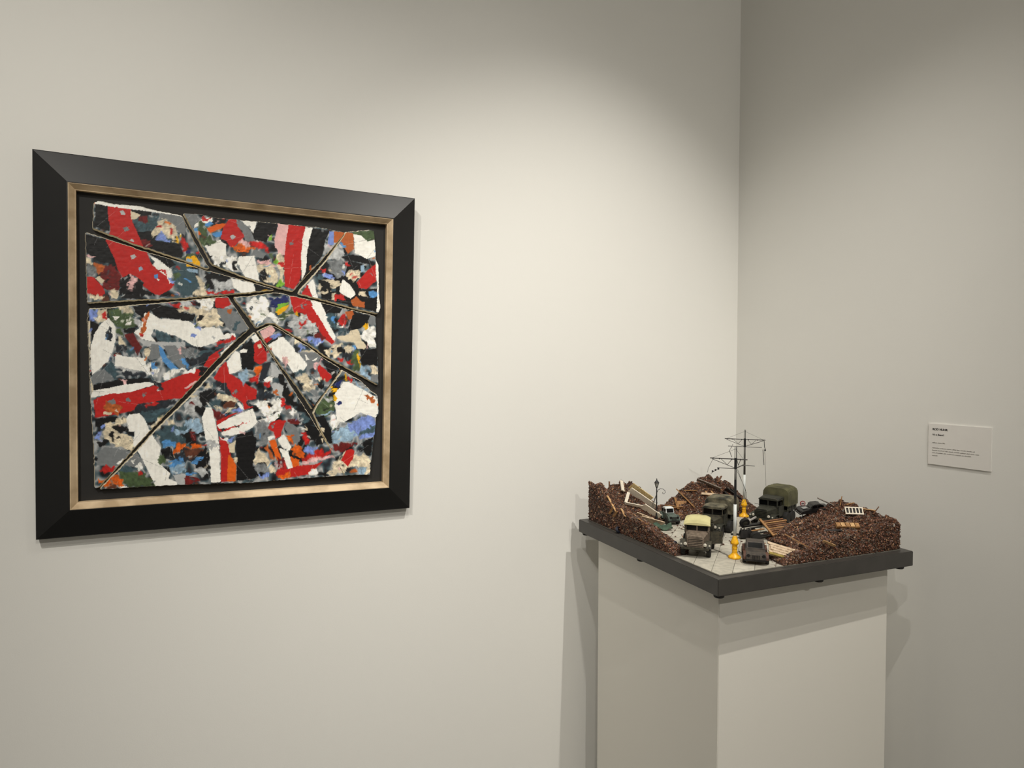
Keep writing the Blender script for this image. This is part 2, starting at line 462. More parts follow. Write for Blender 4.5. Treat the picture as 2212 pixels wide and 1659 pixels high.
6: """T~ 740,130 900,100 1000,350 900,380 800,280
R 380,0 520,0 640,180 780,380 900,560 840,600 740,530 560,250 470,170
W 520,0 620,0 740,200 900,470 880,560 780,420 640,180
L~ 180,270 280,200 420,130 490,230 640,330 560,480 380,470 340,420 200,330
R~ 340,290 460,230 420,310 350,320
r~ 560,460 640,370 740,500 700,540 600,520
P~ 420,520 560,490 740,560 620,620 520,610
K~ 890,200 970,190 960,260 890,290
R~ 990,130 1080,120 1070,320 960,290
b 1040,90 1160,70 1190,170 1110,220
B~ 840,190 900,170 880,260 850,250
W~ 910,280 1030,290 1020,320 930,320
K 1190,100 1440,150 1380,290 1240,370 1100,370 1130,230
G 1440,140 1520,150 1530,300 1430,300 1400,240
W~ 1400,250 1430,330 1520,300 1530,650 1400,650 1300,520 1360,330
Y~ 1350,290 1400,250 1390,350 1340,400
T~ 920,360 1100,370 1080,460 930,440
C 920,480 1100,450 1130,390 1240,360 1280,440 1300,540 1380,630 1340,690 1240,660 1180,570 1060,560 930,520
D~ 1000,750 1120,700 1100,850 1000,830
C~ 750,690 960,570 1010,590 960,640 930,700 990,750 900,820 780,790
K~ 920,680 980,620 1040,700 1010,760 960,730
C~ 1030,640 1110,610 1180,680 1100,750 1020,720
B~ 1140,640 1220,630 1200,680
K 1280,670 1380,690 1550,660 1560,940 1300,910
g~ 1180,690 1240,680 1300,900 1260,1050 1180,1010 1140,800
Y~ 1240,700 1290,820 1260,1000 1240,900
R~ 1090,840 1170,830 1160,920 1080,910
R~ 920,830 1000,830 1000,900 940,880
t~ 1260,920 1400,950 1440,1150 1290,1080
C~ 1410,930 1550,940 1560,1070 1470,1070
G 1460,1080 1560,1080 1560,1190 1440,1160
W 0,500 80,480 300,720 460,920 410,1000 240,1040 130,880 60,860 0,780
k~ 60,780 140,800 150,1010 60,900
R~ 100,360 150,330 240,430 180,440
D~ 220,600 290,600 330,700 280,700
P~ 310,620 380,580 430,640 330,690
C~ 210,560 330,480 400,530 250,600
C~ 320,710 460,680 600,700 480,730
G 330,740 600,720 700,760 560,960 440,1020 460,900
W 420,750 490,840 440,850
W 530,860 620,790 590,860
K~ 700,860 980,960 860,1130 760,1020
R 610,980 650,910 820,1080 840,1120 770,1190 680,1140
k~ 550,960 680,780 710,790 590,1000
K~ 180,1060 260,1040 270,1120 360,1220 420,1400 560,1480 560,1560 500,1500 300,1180
T~ 300,1020 380,970 400,1060 320,1090
C~ 260,1130 380,1110 400,1040 490,1060 580,1300 420,1350 380,1200
G~ 520,1040 600,1040 640,1150 560,1140
G 480,1330 590,1310 640,1410 560,1420
C~ 630,1140 690,1120 710,1180 640,1190
K~ 600,1240 700,1200 690,1300 620,1300
K~ 0,1100 80,1100 220,1360 330,1580 200,1560 60,1420
L 0,1210 90,1250 60,1400 0,1380
R~ 30,1500 90,1460 170,1600 60,1580
W~ 0,1430 60,1520 60,1659 0,1659
g~ 640,1480 780,1400 860,1440 860,1600 700,1600
L~ 730,1430 830,1430 850,1500 750,1490
K~ 780,1350 870,1350 860,1420 800,1410
n 870,1220 1010,1150 940,1280
Y~ 830,1270 930,1260 900,1340 840,1330
Y~ 1010,1130 1070,1060 1080,1170
R~ 1080,1130 1160,1120 1130,1200
t~ 1170,1150 1300,1260 1400,1300 1380,1350 1200,1210
W 880,1380 1020,1190 1120,1190 1370,1340 1550,1450 1560,1659 900,1659 880,1500
b~ 1340,1370 1430,1380 1540,1480 1450,1510 1430,1430
n~ 920,1530 980,1480 1050,1530 940,1580""",
7: """D~ 720,190 900,150 1300,60 1450,120 1200,250 900,330 760,290
R 90,90 280,60 340,0 1600,0 1500,60 950,150 820,160 740,270 500,330 110,390
R~ 940,200 1050,110 1160,140 980,230
b~ 230,240 290,120 450,150 560,220 480,330 300,290
G 300,120 420,90 460,150 400,180
G 610,90 660,60 700,130 620,120
G 870,20 910,0 940,30 900,60
C 260,290 390,310 370,350 250,340
K 110,410 480,370 450,460 340,470 200,560 120,540
P~ 130,680 190,610 210,760 140,720
K~ 120,790 200,770 270,700 330,790 280,830 210,850 170,900
C~ 210,560 300,470 430,480 470,380 580,350 600,480 520,500 380,580 500,660 700,720 760,870 720,930 610,920 540,850 420,860 260,660
K~ 380,580 510,490 630,560 620,620 540,670 470,640
K~ 340,660 380,620 430,690 440,760 380,740
K~ 450,710 500,690 510,760
P 200,530 270,490 280,570 210,580
T~ 850,300 1250,230 1350,250 1120,390 1080,470 960,470 900,380
K~ 960,460 1070,440 1060,520 970,520
C~ 1080,470 1130,380 1240,370 1220,500 1100,580 1010,560
C~ 1250,450 1400,420 1420,540 1300,560
T~ 1090,620 1250,560 1659,480 1659,900 1300,820 1180,850
W 620,420 660,340 830,320 910,400 1010,620 1180,880 1160,1010 1190,1170 1340,1300 1310,1380 1460,1450 1440,1490 1100,1510 850,1000 730,830 760,620 660,620
K~ 670,640 740,630 730,690 680,690
G 150,960 270,880 430,890 790,960 830,1000 860,1080 900,1230 780,1190 480,1180 430,1180 150,1170
W~ 480,1130 560,1060 640,1120 520,1170
W~ 690,1100 780,1050 740,1140
W~ 770,1180 860,1110 910,1200 840,1250
T~ 480,1180 770,1190 700,1300 480,1260
g~ 480,1260 900,1290 1090,1480 1080,1530 700,1520 560,1400
R~ 800,1260 870,1250 860,1310 810,1330
R~ 200,1250 260,1180 430,1190 410,1290 260,1320
O~ 150,1390 220,1430 400,1340 480,1320 560,1410 570,1530 510,1530 490,1440 400,1460 160,1500
u~ 290,1490 440,1430 490,1500 440,1560 300,1550
W~ 500,1500 690,1520 660,1550 500,1550
B~ 1200,770 1330,720 1450,800 1420,860 1220,860
t~ 1400,600 1659,520 1659,600 1440,660
K~ 1510,650 1600,600 1659,640 1640,720 1560,720
K~ 1180,870 1350,880 1400,1020 1280,1080 1190,950
D~ 1280,1060 1400,1000 1659,900 1659,1080 1400,1100
O~ 1390,960 1500,780 1600,800 1590,880 1420,1000
B~ 1270,1150 1500,1020 1560,1090 1340,1200
t~ 1290,1200 1560,1100 1600,1280 1380,1320
L 1380,1330 1600,1300 1570,1490 1460,1480
g~ 1160,970 1230,960 1280,1080 1180,1170
r 1590,1340 1659,1330 1659,1490 1580,1480""",
8: """K~ 200,960 340,850 380,960 410,1400 280,1400 240,1200 150,1180
L~ 0,120 180,30 290,120 230,240 120,330 0,330
r 60,150 100,120 170,190
K~ 230,0 460,30 330,200 230,150
K~ 150,240 330,170 350,220 260,340 170,300
T~ 340,190 480,80 600,90 580,180 440,210
C~ 460,20 740,10 860,120 800,180 620,120
u~ 600,190 720,110 800,160 780,220 620,230
C~ 640,290 760,210 830,220 690,330
C~ 450,220 600,230 600,310 520,260
B~ 580,310 690,340 640,360
P~ 770,290 840,220 950,230 900,290
R 800,30 1150,0 1160,80 1000,110 1100,220 960,260 930,150
W 840,150 890,140 960,260 900,250
D~ 980,130 1040,110 1070,200 1000,200
D~ 1150,10 1450,0 1440,80 1200,90
W~ 1100,150 1180,90 1350,120 1580,120 1580,300 1480,400 1300,330 1250,260
K~ 1330,180 1400,120 1420,190 1350,210
r~ 440,250 640,350 700,380 500,460
R 500,450 760,330 950,290 760,350 540,510 600,620 530,600
G~ 1170,520 1300,490 1400,640 1330,800 1200,850 1150,700
W~ 1160,480 1280,380 1450,280 1540,350 1440,450
G~ 1180,470 1270,420 1280,480 1200,500
W 510,520 700,400 1100,240 1170,470 1080,560 880,660 760,680 600,680 590,640 680,560 560,570
R~ 700,560 1060,450 1000,480 680,610 580,610
W 270,380 340,220 430,220 530,640 540,740 560,1000 570,1440 420,1450 400,1050 390,930 330,740
L~ 340,780 500,740 510,800 430,930 380,880
R 550,700 620,720 700,830 740,1000 680,1430 580,1440 580,1000
O 700,980 760,1040 830,1180 820,1420 680,1430
K 820,720 900,660 1080,610 1150,760 1140,930 1100,1150 1200,1340 1100,1390 840,1420 830,1000
P 670,760 800,700 740,800
C 700,840 820,760 800,960 720,960
C~ 760,1060 830,1050 820,1170 780,1130
W~ 600,680 690,750 660,800 610,740
R 1340,560 1400,460 1520,420 1640,450 1560,560 1560,680 1470,740 1440,620
G~ 1410,500 1450,500 1450,580 1410,580
W~ 1340,720 1400,660 1450,740 1350,760
b~ 1280,870 1360,840 1480,1060 1440,1100
O 1360,770 1460,750 1570,1080 1500,1090
W~ 1490,780 1580,670 1659,740 1659,920 1560,870
W 1540,890 1659,930 1659,1080 1600,1070
G~ 1110,1180 1300,1170 1380,1290 1200,1300
C~ 1130,950 1200,890 1260,930 1480,1280 1470,1310 1370,1280 1300,1150 1130,1160 1120,1060
R~ 1480,1290 1590,1100 1659,1050 1659,1380 1500,1370
P~ 1190,1340 1340,1300 1380,1350 1250,1390
t~ 0,440 230,400 300,600 180,640 0,560
K~ 0,610 90,600 200,750 120,830 0,800
r~ 80,650 180,650 190,770 110,760
u~ 0,930 200,880 300,900 180,1010 0,1060
O~ 0,870 60,880 130,830 250,800 250,860 60,900
B~ 40,1100 300,1030 310,1090 160,1130
L~ 120,1190 340,1200 370,1290 240,1370
B~ 20,1270 150,1280 150,1330 30,1330
r~ 0,1370 180,1370 240,1440 0,1480""",
9: """g~ 570,280 700,170 870,200 900,300 800,430 620,380
t~ 680,390 850,330 860,360 730,420
R 0,480 120,490 60,640 0,760
G 100,590 180,520 300,600 350,780 300,860 190,770
r~ 130,480 330,500 320,560 160,540
G~ 80,360 190,300 300,420 170,480
W~ 190,290 290,320 270,400 210,390
W~ 0,150 70,330 40,400 0,440
R~ 50,180 120,200 200,330 80,280
T~ 360,420 440,380 500,480 420,540
K~ 390,600 480,540 560,540 740,860 600,920 500,800 420,680
K 580,440 720,410 830,650 850,850 800,850 640,520
C~ 390,610 450,580 470,640 400,650
C 660,600 720,600 720,670 670,650
C 670,770 710,770 700,850
R~ 360,670 430,670 500,800 480,860 390,860
O~ 150,730 250,720 250,830 180,820
W 0,770 90,700 210,900 180,960 60,900
O~ 190,930 300,850 420,960 380,1060 200,1030
O 190,1050 330,1100 330,1210 240,1250
W 20,930 160,980 240,1240 160,1250 90,1080
r~ 0,1060 100,1090 90,1240 0,1230
P~ 390,910 470,880 600,930 560,990 480,1020
R 0,1290 340,1190 560,1180 700,1130 480,1330 160,1380 0,1390
O~ 0,1330 200,1300 180,1390 0,1390
R~ 330,1080 600,970 850,930 830,1000 560,1110 350,1130
k~ 350,1130 700,1060 860,1020 880,1070 600,1150 360,1180
K~ 620,1290 790,1270 800,1340 590,1350
W~ 490,1280 590,1230 620,1320 560,1370 500,1340
r~ 840,880 1100,820 1230,800 1180,900 1000,960 880,970
K~ 1320,840 1480,740 1450,1050 1340,980
G~ 1190,930 1300,960 1440,1060 1250,1020
C~ 800,1290 900,1140 1010,1000 1020,960 1180,1000 1250,1040 1400,1020 1440,1120 1440,1330 1360,1330 1220,1200 1080,1230 1000,1340 830,1340
R 990,1110 1060,960 1150,930 1190,970 1170,1080 1090,1200
b~ 1090,1280 1180,1250 1220,1310 1100,1330
t~ 1230,1240 1400,1190 1340,1330 1220,1320
t~ 850,760 920,640 1100,560 1300,680 1100,800 850,860
P~ 1100,560 1290,400 1520,450 1490,740 1280,780 1200,700
T~ 1240,680 1500,560 1500,640 1250,760
W~ 780,510 860,420 920,470 920,590 840,650
W 900,400 930,260 1080,200 1540,420 1520,440 1280,370 1030,520 930,510
W 1040,180 1040,0 1320,0 1530,130 1560,380 1500,420
b~ 1340,70 1430,70 1540,190 1460,200
n 900,240 970,170 1000,230
Y~ 850,90 940,140 880,200 860,150""",
}
QX, QY, QS = 176, 420, 1.3
QW, QH = int(660 * QS), int(650 * QS)
def value_noise(h, w, cell, cellx=None):
    cx = cellx or cell
    gh, gw = int(h / cell) + 3, int(w / cx) + 3
    g = rng.random((gh, gw))
    y, x = np.arange(h)[:, None] / cell, np.arange(w)[None, :] / cx
    yi, xi = y.astype(int), x.astype(int)
    fy, fx = y - yi, x - xi
    fy, fx = fy * fy * (3 - 2 * fy), fx * fx * (3 - 2 * fx)
    return (g[yi, xi] * (1 - fy) * (1 - fx) + g[yi, xi + 1] * (1 - fy) * fx + g[yi + 1, xi] * fy * (1 - fx) + g[yi + 1, xi + 1] * fy * fx)
def inside(px, py, poly):
    m = np.zeros(px.shape, bool)
    n = len(poly)
    for i in range(n):
        (x0, y0), (x1, y1) = poly[i], poly[(i + 1) % n]
        if y0 == y1: continue
        c = (y0 > py) != (y1 > py)
        m ^= c & (px < (x1 - x0) * (py - y0) / (y1 - y0) + x0)
    return m
def paint():
    gy, gx = np.mgrid[0:QH, 0:QW].astype(float)
    gx, gy = gx / QS + QX, gy / QS + QY
    wob = [value_noise(QH, QW, c) - 0.5 for c in (3.2, 3.2, 9, 9, 22, 22)]
    rx, ry = wob[0] * 3 + wob[2] * 8 + wob[4] * 6, wob[1] * 3 + wob[3] * 8 + wob[5] * 6
    cx, cy = wob[0] * 1.2 + wob[2] * 1.2, wob[1] * 1.2 + wob[3] * 1.2
    clean = np.zeros((QH, QW), bool)
    ramp = np.array([PAL[k] for k in 'KKDTGLGTDu'], float)
    sel = ((value_noise(QH, QW, 14, 34) * 0.6 + value_noise(QH, QW, 30, 12) * 0.4) * 13 - 2.5).clip(0, 8.99)
    lo = sel.astype(int); fr = (sel - lo)[..., None]
    img = ramp[lo] * (1 - fr) + ramp[lo + 1] * fr
    fine, mid = value_noise(QH, QW, 3.0), value_noise(QH, QW, 8)
    streak = [value_noise(QH, QW, 3, 26), value_noise(QH, QW, 26, 3), value_noise(QH, QW, 9, 14)]
    for t in (1, 2, 4, 5, 7, 8, 3, 6, 9):
        ox, oy, sc = TILE[t]
        for ln in SKETCH[t].split('\n'):
            key, *pts = ln.split()
            pts = [(ox + float(p.split(',')[0]) / sc, oy + float(p.split(',')[1]) / sc) for p in pts]
            rough = key.endswith('~')
            x0, x1 = min(p[0] for p in pts) - 10, max(p[0] for p in pts) + 10
            y0, y1 = min(p[1] for p in pts) - 10, max(p[1] for p in pts) + 10
            s = np.s_[max(0, int((y0 - QY) * QS)):max(0, int((y1 - QY) * QS)), max(0, int((x0 - QX) * QS)):max(0, int((x1 - QX) * QS))]
            ax, ay = (rx, ry) if rough else (cx, cy)
            m = inside(gx[s] + ax[s], gy[s] + ay[s], pts)
            st = streak[rng.integers(3)][s]
            amp = 0.28 if rough else 0.05
            c = np.array(PAL[key[0]], float)[None, None] * (1 + amp * (mid[s] - 0.5) + amp * (fine[s] - 0.5) + (0.16 if rough else 0.06) * (st - 0.5))[..., None]
            if rough:
                keep = (mid[s] * 0.4 + st * 0.6) > 0.16
                m &= keep
            img[s][m] = c[m]
            clean[s][m] = not rough
    # knife dabs in the busy passages
    keys = 'KWCTGBPRLDkOgKWC'
    for _ in range(520):
        x, y = rng.integers(6, QW - 6), rng.integers(6, QH - 6)
        if clean[y, x] and rng.random() < 0.97: continue
        a, l, w = rng.random() * PI, rng.uniform(3, 9), rng.uniform(1.0, 3.2)
        s = np.s_[max(0, y - 10):y + 10, max(0, x - 10):x + 10]
        dx, dy = (gx[s] - gx[y, x]) * QS + wob[0][s] * 4, (gy[s] - gy[y, x]) * QS + wob[1][s] * 4
        m = (np.abs(dx * math.cos(a) + dy * math.sin(a)) < l) & (np.abs(-dx * math.sin(a) + dy * math.cos(a)) < w)
        img[s][m] = img[s][m] * 0.25 + 0.75 * np.array(PAL[keys[rng.integers(len(keys))]], float)
    # drag the wet paint along a wandering direction outside the clean passages
    ang = value_noise(QH, QW, 60) * 2 * PI
    yy, xx = np.mgrid[0:QH, 0:QW]
    acc = np.zeros_like(img)
    for k in range(-4, 5):
        acc += img[(yy + k * np.sin(ang) * 0.9).astype(int).clip(0, QH - 1), (xx + k * np.cos(ang) * 0.9).astype(int).clip(0, QW - 1)]
    mixw = np.where(clean, 0.12, 0.62)[..., None] * (0.5 + value_noise(QH, QW, 12)[..., None] * 0.8)
    mixw = mixw.clip(0, 0.9)
    img = img * (1 - mixw) + acc / 9 * mixw
    # scored lines
    for _ in range(110):
        x, y, a, l = rng.uniform(0, QW), rng.uniform(0, QH), rng.random() * PI, rng.uniform(30, 120)
        t = np.linspace(0, l, int(l * 1.5))
        xi, yi = (x + t * math.cos(a)).astype(int), (y + t * math.sin(a)).astype(int)
        ok = (xi > 0) & (xi < QW) & (yi > 0) & (yi < QH)
        xi, yi = xi[ok], yi[ok]
        lum = img[yi, xi].mean(1, keepdims=True)
        img[yi, xi] = img[yi, xi] * 0.68 + 0.32 * np.where(lum > 150, 70, 225)
    lin = np.clip(img, 0, 255) / 255
    lin = np.where(lin <= 0.04045, lin / 12.92, ((lin + 0.055) / 1.055) ** 2.4)
    relief = mid * 0.5 + fine * 0.12 + streak[0] * 0.15
    return lin, relief
PAINT, RELIEF = paint()
# sketch grid -> metres on the mount board
HM = np.array([[7.00429993e-04, -6.73122636e-06, -4.49843321e-02], [-7.39947398e-05, -8.59486340e-04, 1.01059803], [-2.43472737e-04, -2.92029006e-05, 1.0]])
HI = np.linalg.inv(HM)
def to_board(p):
    q = HM @ np.array([p[0], p[1], 1.0]); return q[0] / q[2], q[1] / q[2]
SHARDS = [
 [(203,438),(212,434),(250,441),(300,445),(340,456),(390,465),(393,468),(399,480),(418,520),(436,555),(451,579),(443,579),(392,560),(329,539),(307,532),(277,521),(237,506),(201,492)],
 [(185,502),(230,517),(281,533),(313,544),(400,569),(438,583),(475,592),(500,599),(549,612),(592,625),(549,630),(504,634),(400,643),(278,648),(189,653)],
 [(397,461),(432,463),(470,471),(540,478),(600,483),(660,489),(700,493),(745,503),(715,539),(696,560),(661,595),(633,628),(602,621),(549,605),(464,573),(457,567),(435,527),(416,494)],
 [(749,502),(800,497),(808,499),(812,560),(817,572),(819,640),(822,665),(816,677),(766,666),(691,645),(646,634),(649,627),(678,596),(708,560)],
 [(507,643),(536,641),(589,633),(612,635),(625,639),(683,651),(752,669),(800,680),(811,684),(812,700),(813,750),(817,790),(817,831),(739,788),(703,769),(678,750),(655,735),(629,720),(594,699),(577,697),(554,708),(530,675),(509,648)],
 [(558,716),(584,703),(600,709),(635,731),(669,752),(697,773),(733,795),(735,798),(719,822),(683,869),(675,883),(639,829),(600,780),(576,743)],
 [(740,801),(780,824),(805,848),(816,855),(817,880),(819,893),(812,901),(811,923),(805,965),(801,1004),(800,1025),(770,1025),(745,1027),(731,1002),(716,972),(689,917),(679,893),(684,879),(703,852)],
 [(550,719),(576,753),(610,806),(655,877),(676,911),(719,979),(743,1027),(650,1033),(540,1043),(400,1047),(335,1050),(250,1055),(216,1057),(283,989),(336,931),(410,859),(483,782),(523,744)],
 [(192,668),(246,665),(286,660),(339,656),(400,650),(491,641),(538,710),(509,735),(454,791),(402,849),(323,931),(270,990),(212,1053),(205,1054),(203,969),(197,876),(196,852),(193,773),(189,693)],
]
SHARD_MAT = attr_material('oil_paint', 0.5, 0.35)
def build_shard(k, outline, cell=0.00098):
    P = np.array([to_board(p) for p in outline])
    # densify and fray the outline
    Q = []
    for a, b in zip(P, np.roll(P, -1, 0)):
        n = max(1, int(np.linalg.norm(b - a) / 0.004))
        Q += [a + (b - a) * i / n for i in range(n)]
    Q = np.array(Q) + rng.normal(0, 0.0004, (len(Q), 2))
    x0, y0 = Q.min(0) - cell; x1, y1 = Q.max(0) + cell
    nx, ny = int((x1 - x0) / cell) + 1, int((y1 - y0) / cell) + 1
    cx, cy = np.meshgrid(x0 + (np.arange(nx) + .5) * cell, y0 + (np.arange(ny) + .5) * cell)
    m = inside(cx, cy, [tuple(q) for q in Q])
    iy, ix = np.nonzero(m)
    corner = lambda dy, dx: (iy + dy) * (nx + 1) + ix + dx
    quads = np.stack([corner(0, 0), corner(0, 1), corner(1, 1), corner(1, 0)], 1)
    uniq, inv = np.unique(quads, return_inverse=True)
    quads = inv.reshape(-1, 4)
    vx, vy = x0 + (uniq % (nx + 1)) * cell, y0 + (uniq // (nx + 1)) * cell
    # rim = edges used by one quad only
    e = np.concatenate([quads[:, [i, (i + 1) % 4]] for i in range(4)])
    key = np.sort(e, 1); kk = key[:, 0].astype(np.int64) * len(uniq) + key[:, 1]
    _, idx, cnt = np.unique(kk, return_index=True, return_counts=True)
    rim = e[idx[cnt == 1]]
    for _ in range(3):                       # smooth the stepped rim
        sx, sy, c = np.zeros(len(uniq)), np.zeros(len(uniq)), np.zeros(len(uniq))
        for a, b in ((0, 1), (1, 0)):
            np.add.at(sx, rim[:, a], vx[rim[:, b]]); np.add.at(sy, rim[:, a], vy[rim[:, b]]); np.add.at(c, rim[:, a], 1)
        on = c > 0
        vx[on], vy[on] = (vx[on] + sx[on] / c[on]) / 2, (vy[on] + sy[on] / c[on]) / 2
    den = HI[2, 0] * vx + HI[2, 1] * vy + HI[2, 2]
    sxp, syp = (HI[0, 0] * vx + HI[0, 1] * vy + HI[0, 2]) / den, (HI[1, 0] * vx + HI[1, 1] * vy + HI[1, 2]) / den
    qx, qy = ((sxp - QX) * QS).astype(int).clip(0, QW - 1), ((syp - QY) * QS).astype(int).clip(0, QH - 1)
    tilt = rng.uniform(-0.004, 0.004, 2)
    vz = 0.0095 + rng.uniform(-.0006, .0006) + 0.0006 * RELIEF[qy, qx] + tilt[0] * (vx - vx.mean()) + tilt[1] * (vy - vy.mean())
    col = np.concatenate([PAINT[qy, qx], np.ones((len(vx), 1))], 1)
    # torn canvas edge running back to the board
    rv = np.unique(rim); n0 = len(vx)
    nrm = np.zeros((n0, 2)); t_ = np.stack([vx[rim[:, 1]] - vx[rim[:, 0]], vy[rim[:, 1]] - vy[rim[:, 0]]], 1)
    np.add.at(nrm, rim[:, 0], np.stack([t_[:, 1], -t_[:, 0]], 1)); np.add.at(nrm, rim[:, 1], np.stack([t_[:, 1], -t_[:, 0]], 1))
    nrm /= np.linalg.norm(nrm, axis=1, keepdims=True) + 1e-9
    mp = -np.ones(n0, int); mp[rv] = np.arange(len(rv))
    edge = np.array(srgb(240, 230, 206)); tone = 1 - 0.15 * rng.random((len(rv), 1))
    shade = np.concatenate([edge[None, :3] * tone, np.ones((len(rv), 1))], 1)
    V = np.concatenate([np.stack([vx, vy, vz], 1), np.stack([vx[rv], vy[rv], vz[rv] - 0.0003], 1), np.stack([vx[rv] + nrm[rv, 0] * 0.0022, vy[rv] + nrm[rv, 1] * 0.0022, np.full(len(rv), -0.002)], 1)])
    Cc = np.concatenate([col, shade, shade])
    a, b = mp[rim[:, 0]], mp[rim[:, 1]]
    skirt = np.stack([n0 + b, n0 + a, n0 + len(rv) + a, n0 + len(rv) + b], 1)
    F = np.concatenate([quads, skirt])
    me = bpy.data.meshes.new('canvas_shard')
    me.vertices.add(len(V)); me.vertices.foreach_set('co', V.astype(np.float32).ravel())
    me.loops.add(F.size); me.loops.foreach_set('vertex_index', F.astype(np.int32).ravel())
    me.polygons.add(len(F)); me.polygons.foreach_set('loop_start', np.arange(0, F.size, 4, dtype=np.int32))
    me.update(calc_edges=True)
    ca = me.color_attributes.new('Col', 'FLOAT_COLOR', 'POINT')
    ca.data.foreach_set('color', Cc.astype(np.float32).ravel())
    me.materials.append(SHARD_MAT)
    o = bpy.data.objects.new('canvas_shard', me); COL.objects.link(o); o.parent = picture
    return o
for k, s in enumerate(SHARDS): build_shard(k, s)

# ------------------------------------------------------------------ the wall label
CARD = material('white_foam_board', (0.80, 0.775, 0.735, 1), 0.8, vary=0.01, scale=40)
INK = material('black_printing_ink', (0.020, 0.018, 0.017, 1), 0.7)
GREYINK = material('grey_printing_ink', (0.20, 0.185, 0.165, 1), 0.7)
LW, LH = 0.1397, 0.0970
placard = empty('wall_label', Matrix(((0, 0, -1, 0.0030), (-1, 0, 0, -0.62103), (0, 1, 0, 1.27349), (0, 0, 0, 1))))
tag(placard, 'small white printed exhibition label mounted on the right wall', 'label')
MB().box((LW / 2, LH / 2, 0.0046), (LW, LH, 0.0024)).build('card', CARD, placard)
def lettering(txt, x, y, size, mat, bold=0.0, name='lettering'):
    cu = bpy.data.curves.new('text', 'FONT'); cu.body = txt; cu.size = size; cu.offset = bold; cu.extrude = 0.0001
    ob = bpy.data.objects.new('text', cu); COL.objects.link(ob)
    dg = bpy.context.evaluated_depsgraph_get()
    me = bpy.data.meshes.new_from_object(ob.evaluated_get(dg))
    bpy.data.objects.remove(ob); bpy.data.curves.remove(cu)
    me.name = name; me.materials.clear(); me.materials.append(mat)
    o = bpy.data.objects.new(name, me); COL.objects.link(o); o.parent = placard; o.location = (x, y, 0.0060)
    return o
lettering('ROD NUHR', 0.0098, LH - 0.0150, 0.0066, INK, 0.00022)
lettering("It's a Beaut!", 0.0098, LH - 0.0274, 0.0057, INK, 0.00008)
def print_line(y, words, h=0.0017):
    m = MB(); x = 0.0098
    for w in words:
        n = max(1, int(w / 0.0016))
        for i in range(n):
            hh = h * random.choice((0.62, 0.7, 0.7, 1.0)); ww = w / n
            m.box((x + (i + 0.5) * ww, y + hh / 2, 0.00603), (ww * 0.72, hh, 0.0002))
        x += w + 0.0016
    m.build('printed_line', GREYINK, placard)
print_line(LH - 0.0458, (0.011, 0.0095, 0.006), 0.0023)
print_line(LH - 0.0580, (0.0165, 0.014, 0.011, 0.009, 0.006, 0.012, 0.011, 0.005))
print_line(LH - 0.0638, (0.012, 0.015, 0.006, 0.010, 0.013, 0.012, 0.007, 0.009, 0.008))
print_line(LH - 0.0696, (0.007, 0.016, 0.006, 0.018, 0.012, 0.005, 0.014))
print_line(LH - 0.0762, (0.0125,))

# ------------------------------------------------------------------ pedestal and tray
PLINTH = material('painted_plinth', (0.78, 0.755, 0.69, 1), 0.7, vary=0.012, scale=2, bump=0.04, bscale=400, spec=0.3)
TRAY_MAT = material('dark_grey_tray_paint', (0.052, 0.048, 0.043, 1), 0.45, vary=0.12, scale=25, bump=0.05)
RUBBER = material('black_rubber', (0.012, 0.011, 0.010, 1), 0.7)
TZ, BYAW = 1.08853, -0.06583
TM = Matrix.Translation((-0.67589, -0.63212, TZ)) @ Matrix.Rotation(BYAW, 4, 'Z')
TU, TV, TH = 0.550, 0.5658, 0.0334
PYAW, PRU, PLV = -0.08383, 0.4790, 0.5040
ptop = TZ - TH - 0.0055
PMX = Matrix.Translation((-0.62447, -0.58146, 0)) @ Matrix.Rotation(PYAW, 4, 'Z')
o = MB().box((PRU / 2, PLV / 2, ptop / 2), (PRU, PLV, ptop)).build('pedestal', PLINTH, None, bevel=0.0012)
o.matrix_world = PMX
tag(o, 'tall white square pedestal carrying the war diorama', 'pedestal')
tray = MB().box((TU / 2, TV / 2, -TH / 2), (TU, TV, TH)).build('diorama_tray', TRAY_MAT, None, bevel=0.0012)
tray.matrix_world = TM
tag(tray, 'dark grey square display tray on top of the white pedestal', 'tray')
for fu in (0.012, TU / 2, TU - 0.03):
    for fv in (0.012, TV / 2, TV - 0.02):
        if (fu, fv) == (TU / 2, TV / 2): continue
        MB().lathe([(0.009, -TH - 0.0055), (0.0105, -TH - 0.004), (0.0105, -TH)], 14, Matrix.Translation((max(fu, 0.0125), max(fv, 0.0125), 0))).build('tray_foot', RUBBER, tray)

def on_tray(name, u, v, z=0.0, ang=0.0, tiltx=0.0, tilty=0.0):
    return empty(name, TM @ Matrix.Translation((u, v, z)) @ Matrix.Rotation(math.radians(ang), 4, 'Z') @ Matrix.Rotation(math.radians(tilty), 4, 'Y') @ Matrix.Rotation(math.radians(tiltx), 4, 'X'))

# heap surfaces, metres in tray coordinates
def lerp_tab(t, x):
    if x <= t[0][0]: return t[0][1]
    for (a, p), (b, q) in zip(t, t[1:]):
        if x <= b: return p + (q - p) * (x - a) / (b - a)
    return t[-1][1]
def sm(x):
    x = max(0.0, min(1.0, x)); return x * x * (3 - 2 * x)
LEFT_RIDGE = [(.155, 0), (.18, .012), (.22, .028), (.26, .040), (.32, .047), (.38, .050), (.44, .062), (.48, .080), (.51, .094), (.55, .101)]
BACK_RIDGE = [(0, .100), (.03, .100), (.065, .072), (.095, .086), (.12, .097), (.16, .088), (.195, .050), (.225, .022), (.265, .020), (.295, .042), (.335, .074), (.37, .084), (.41, .094), (.45, .087), (.485, .064), (.51, .036), (.535, .004)]
FRONT_FACE = [(.17, 0), (.20, .008), (.24, .024), (.28, .036), (.33, .045), (.40, .050), (.47, .056), (.55, .064)]
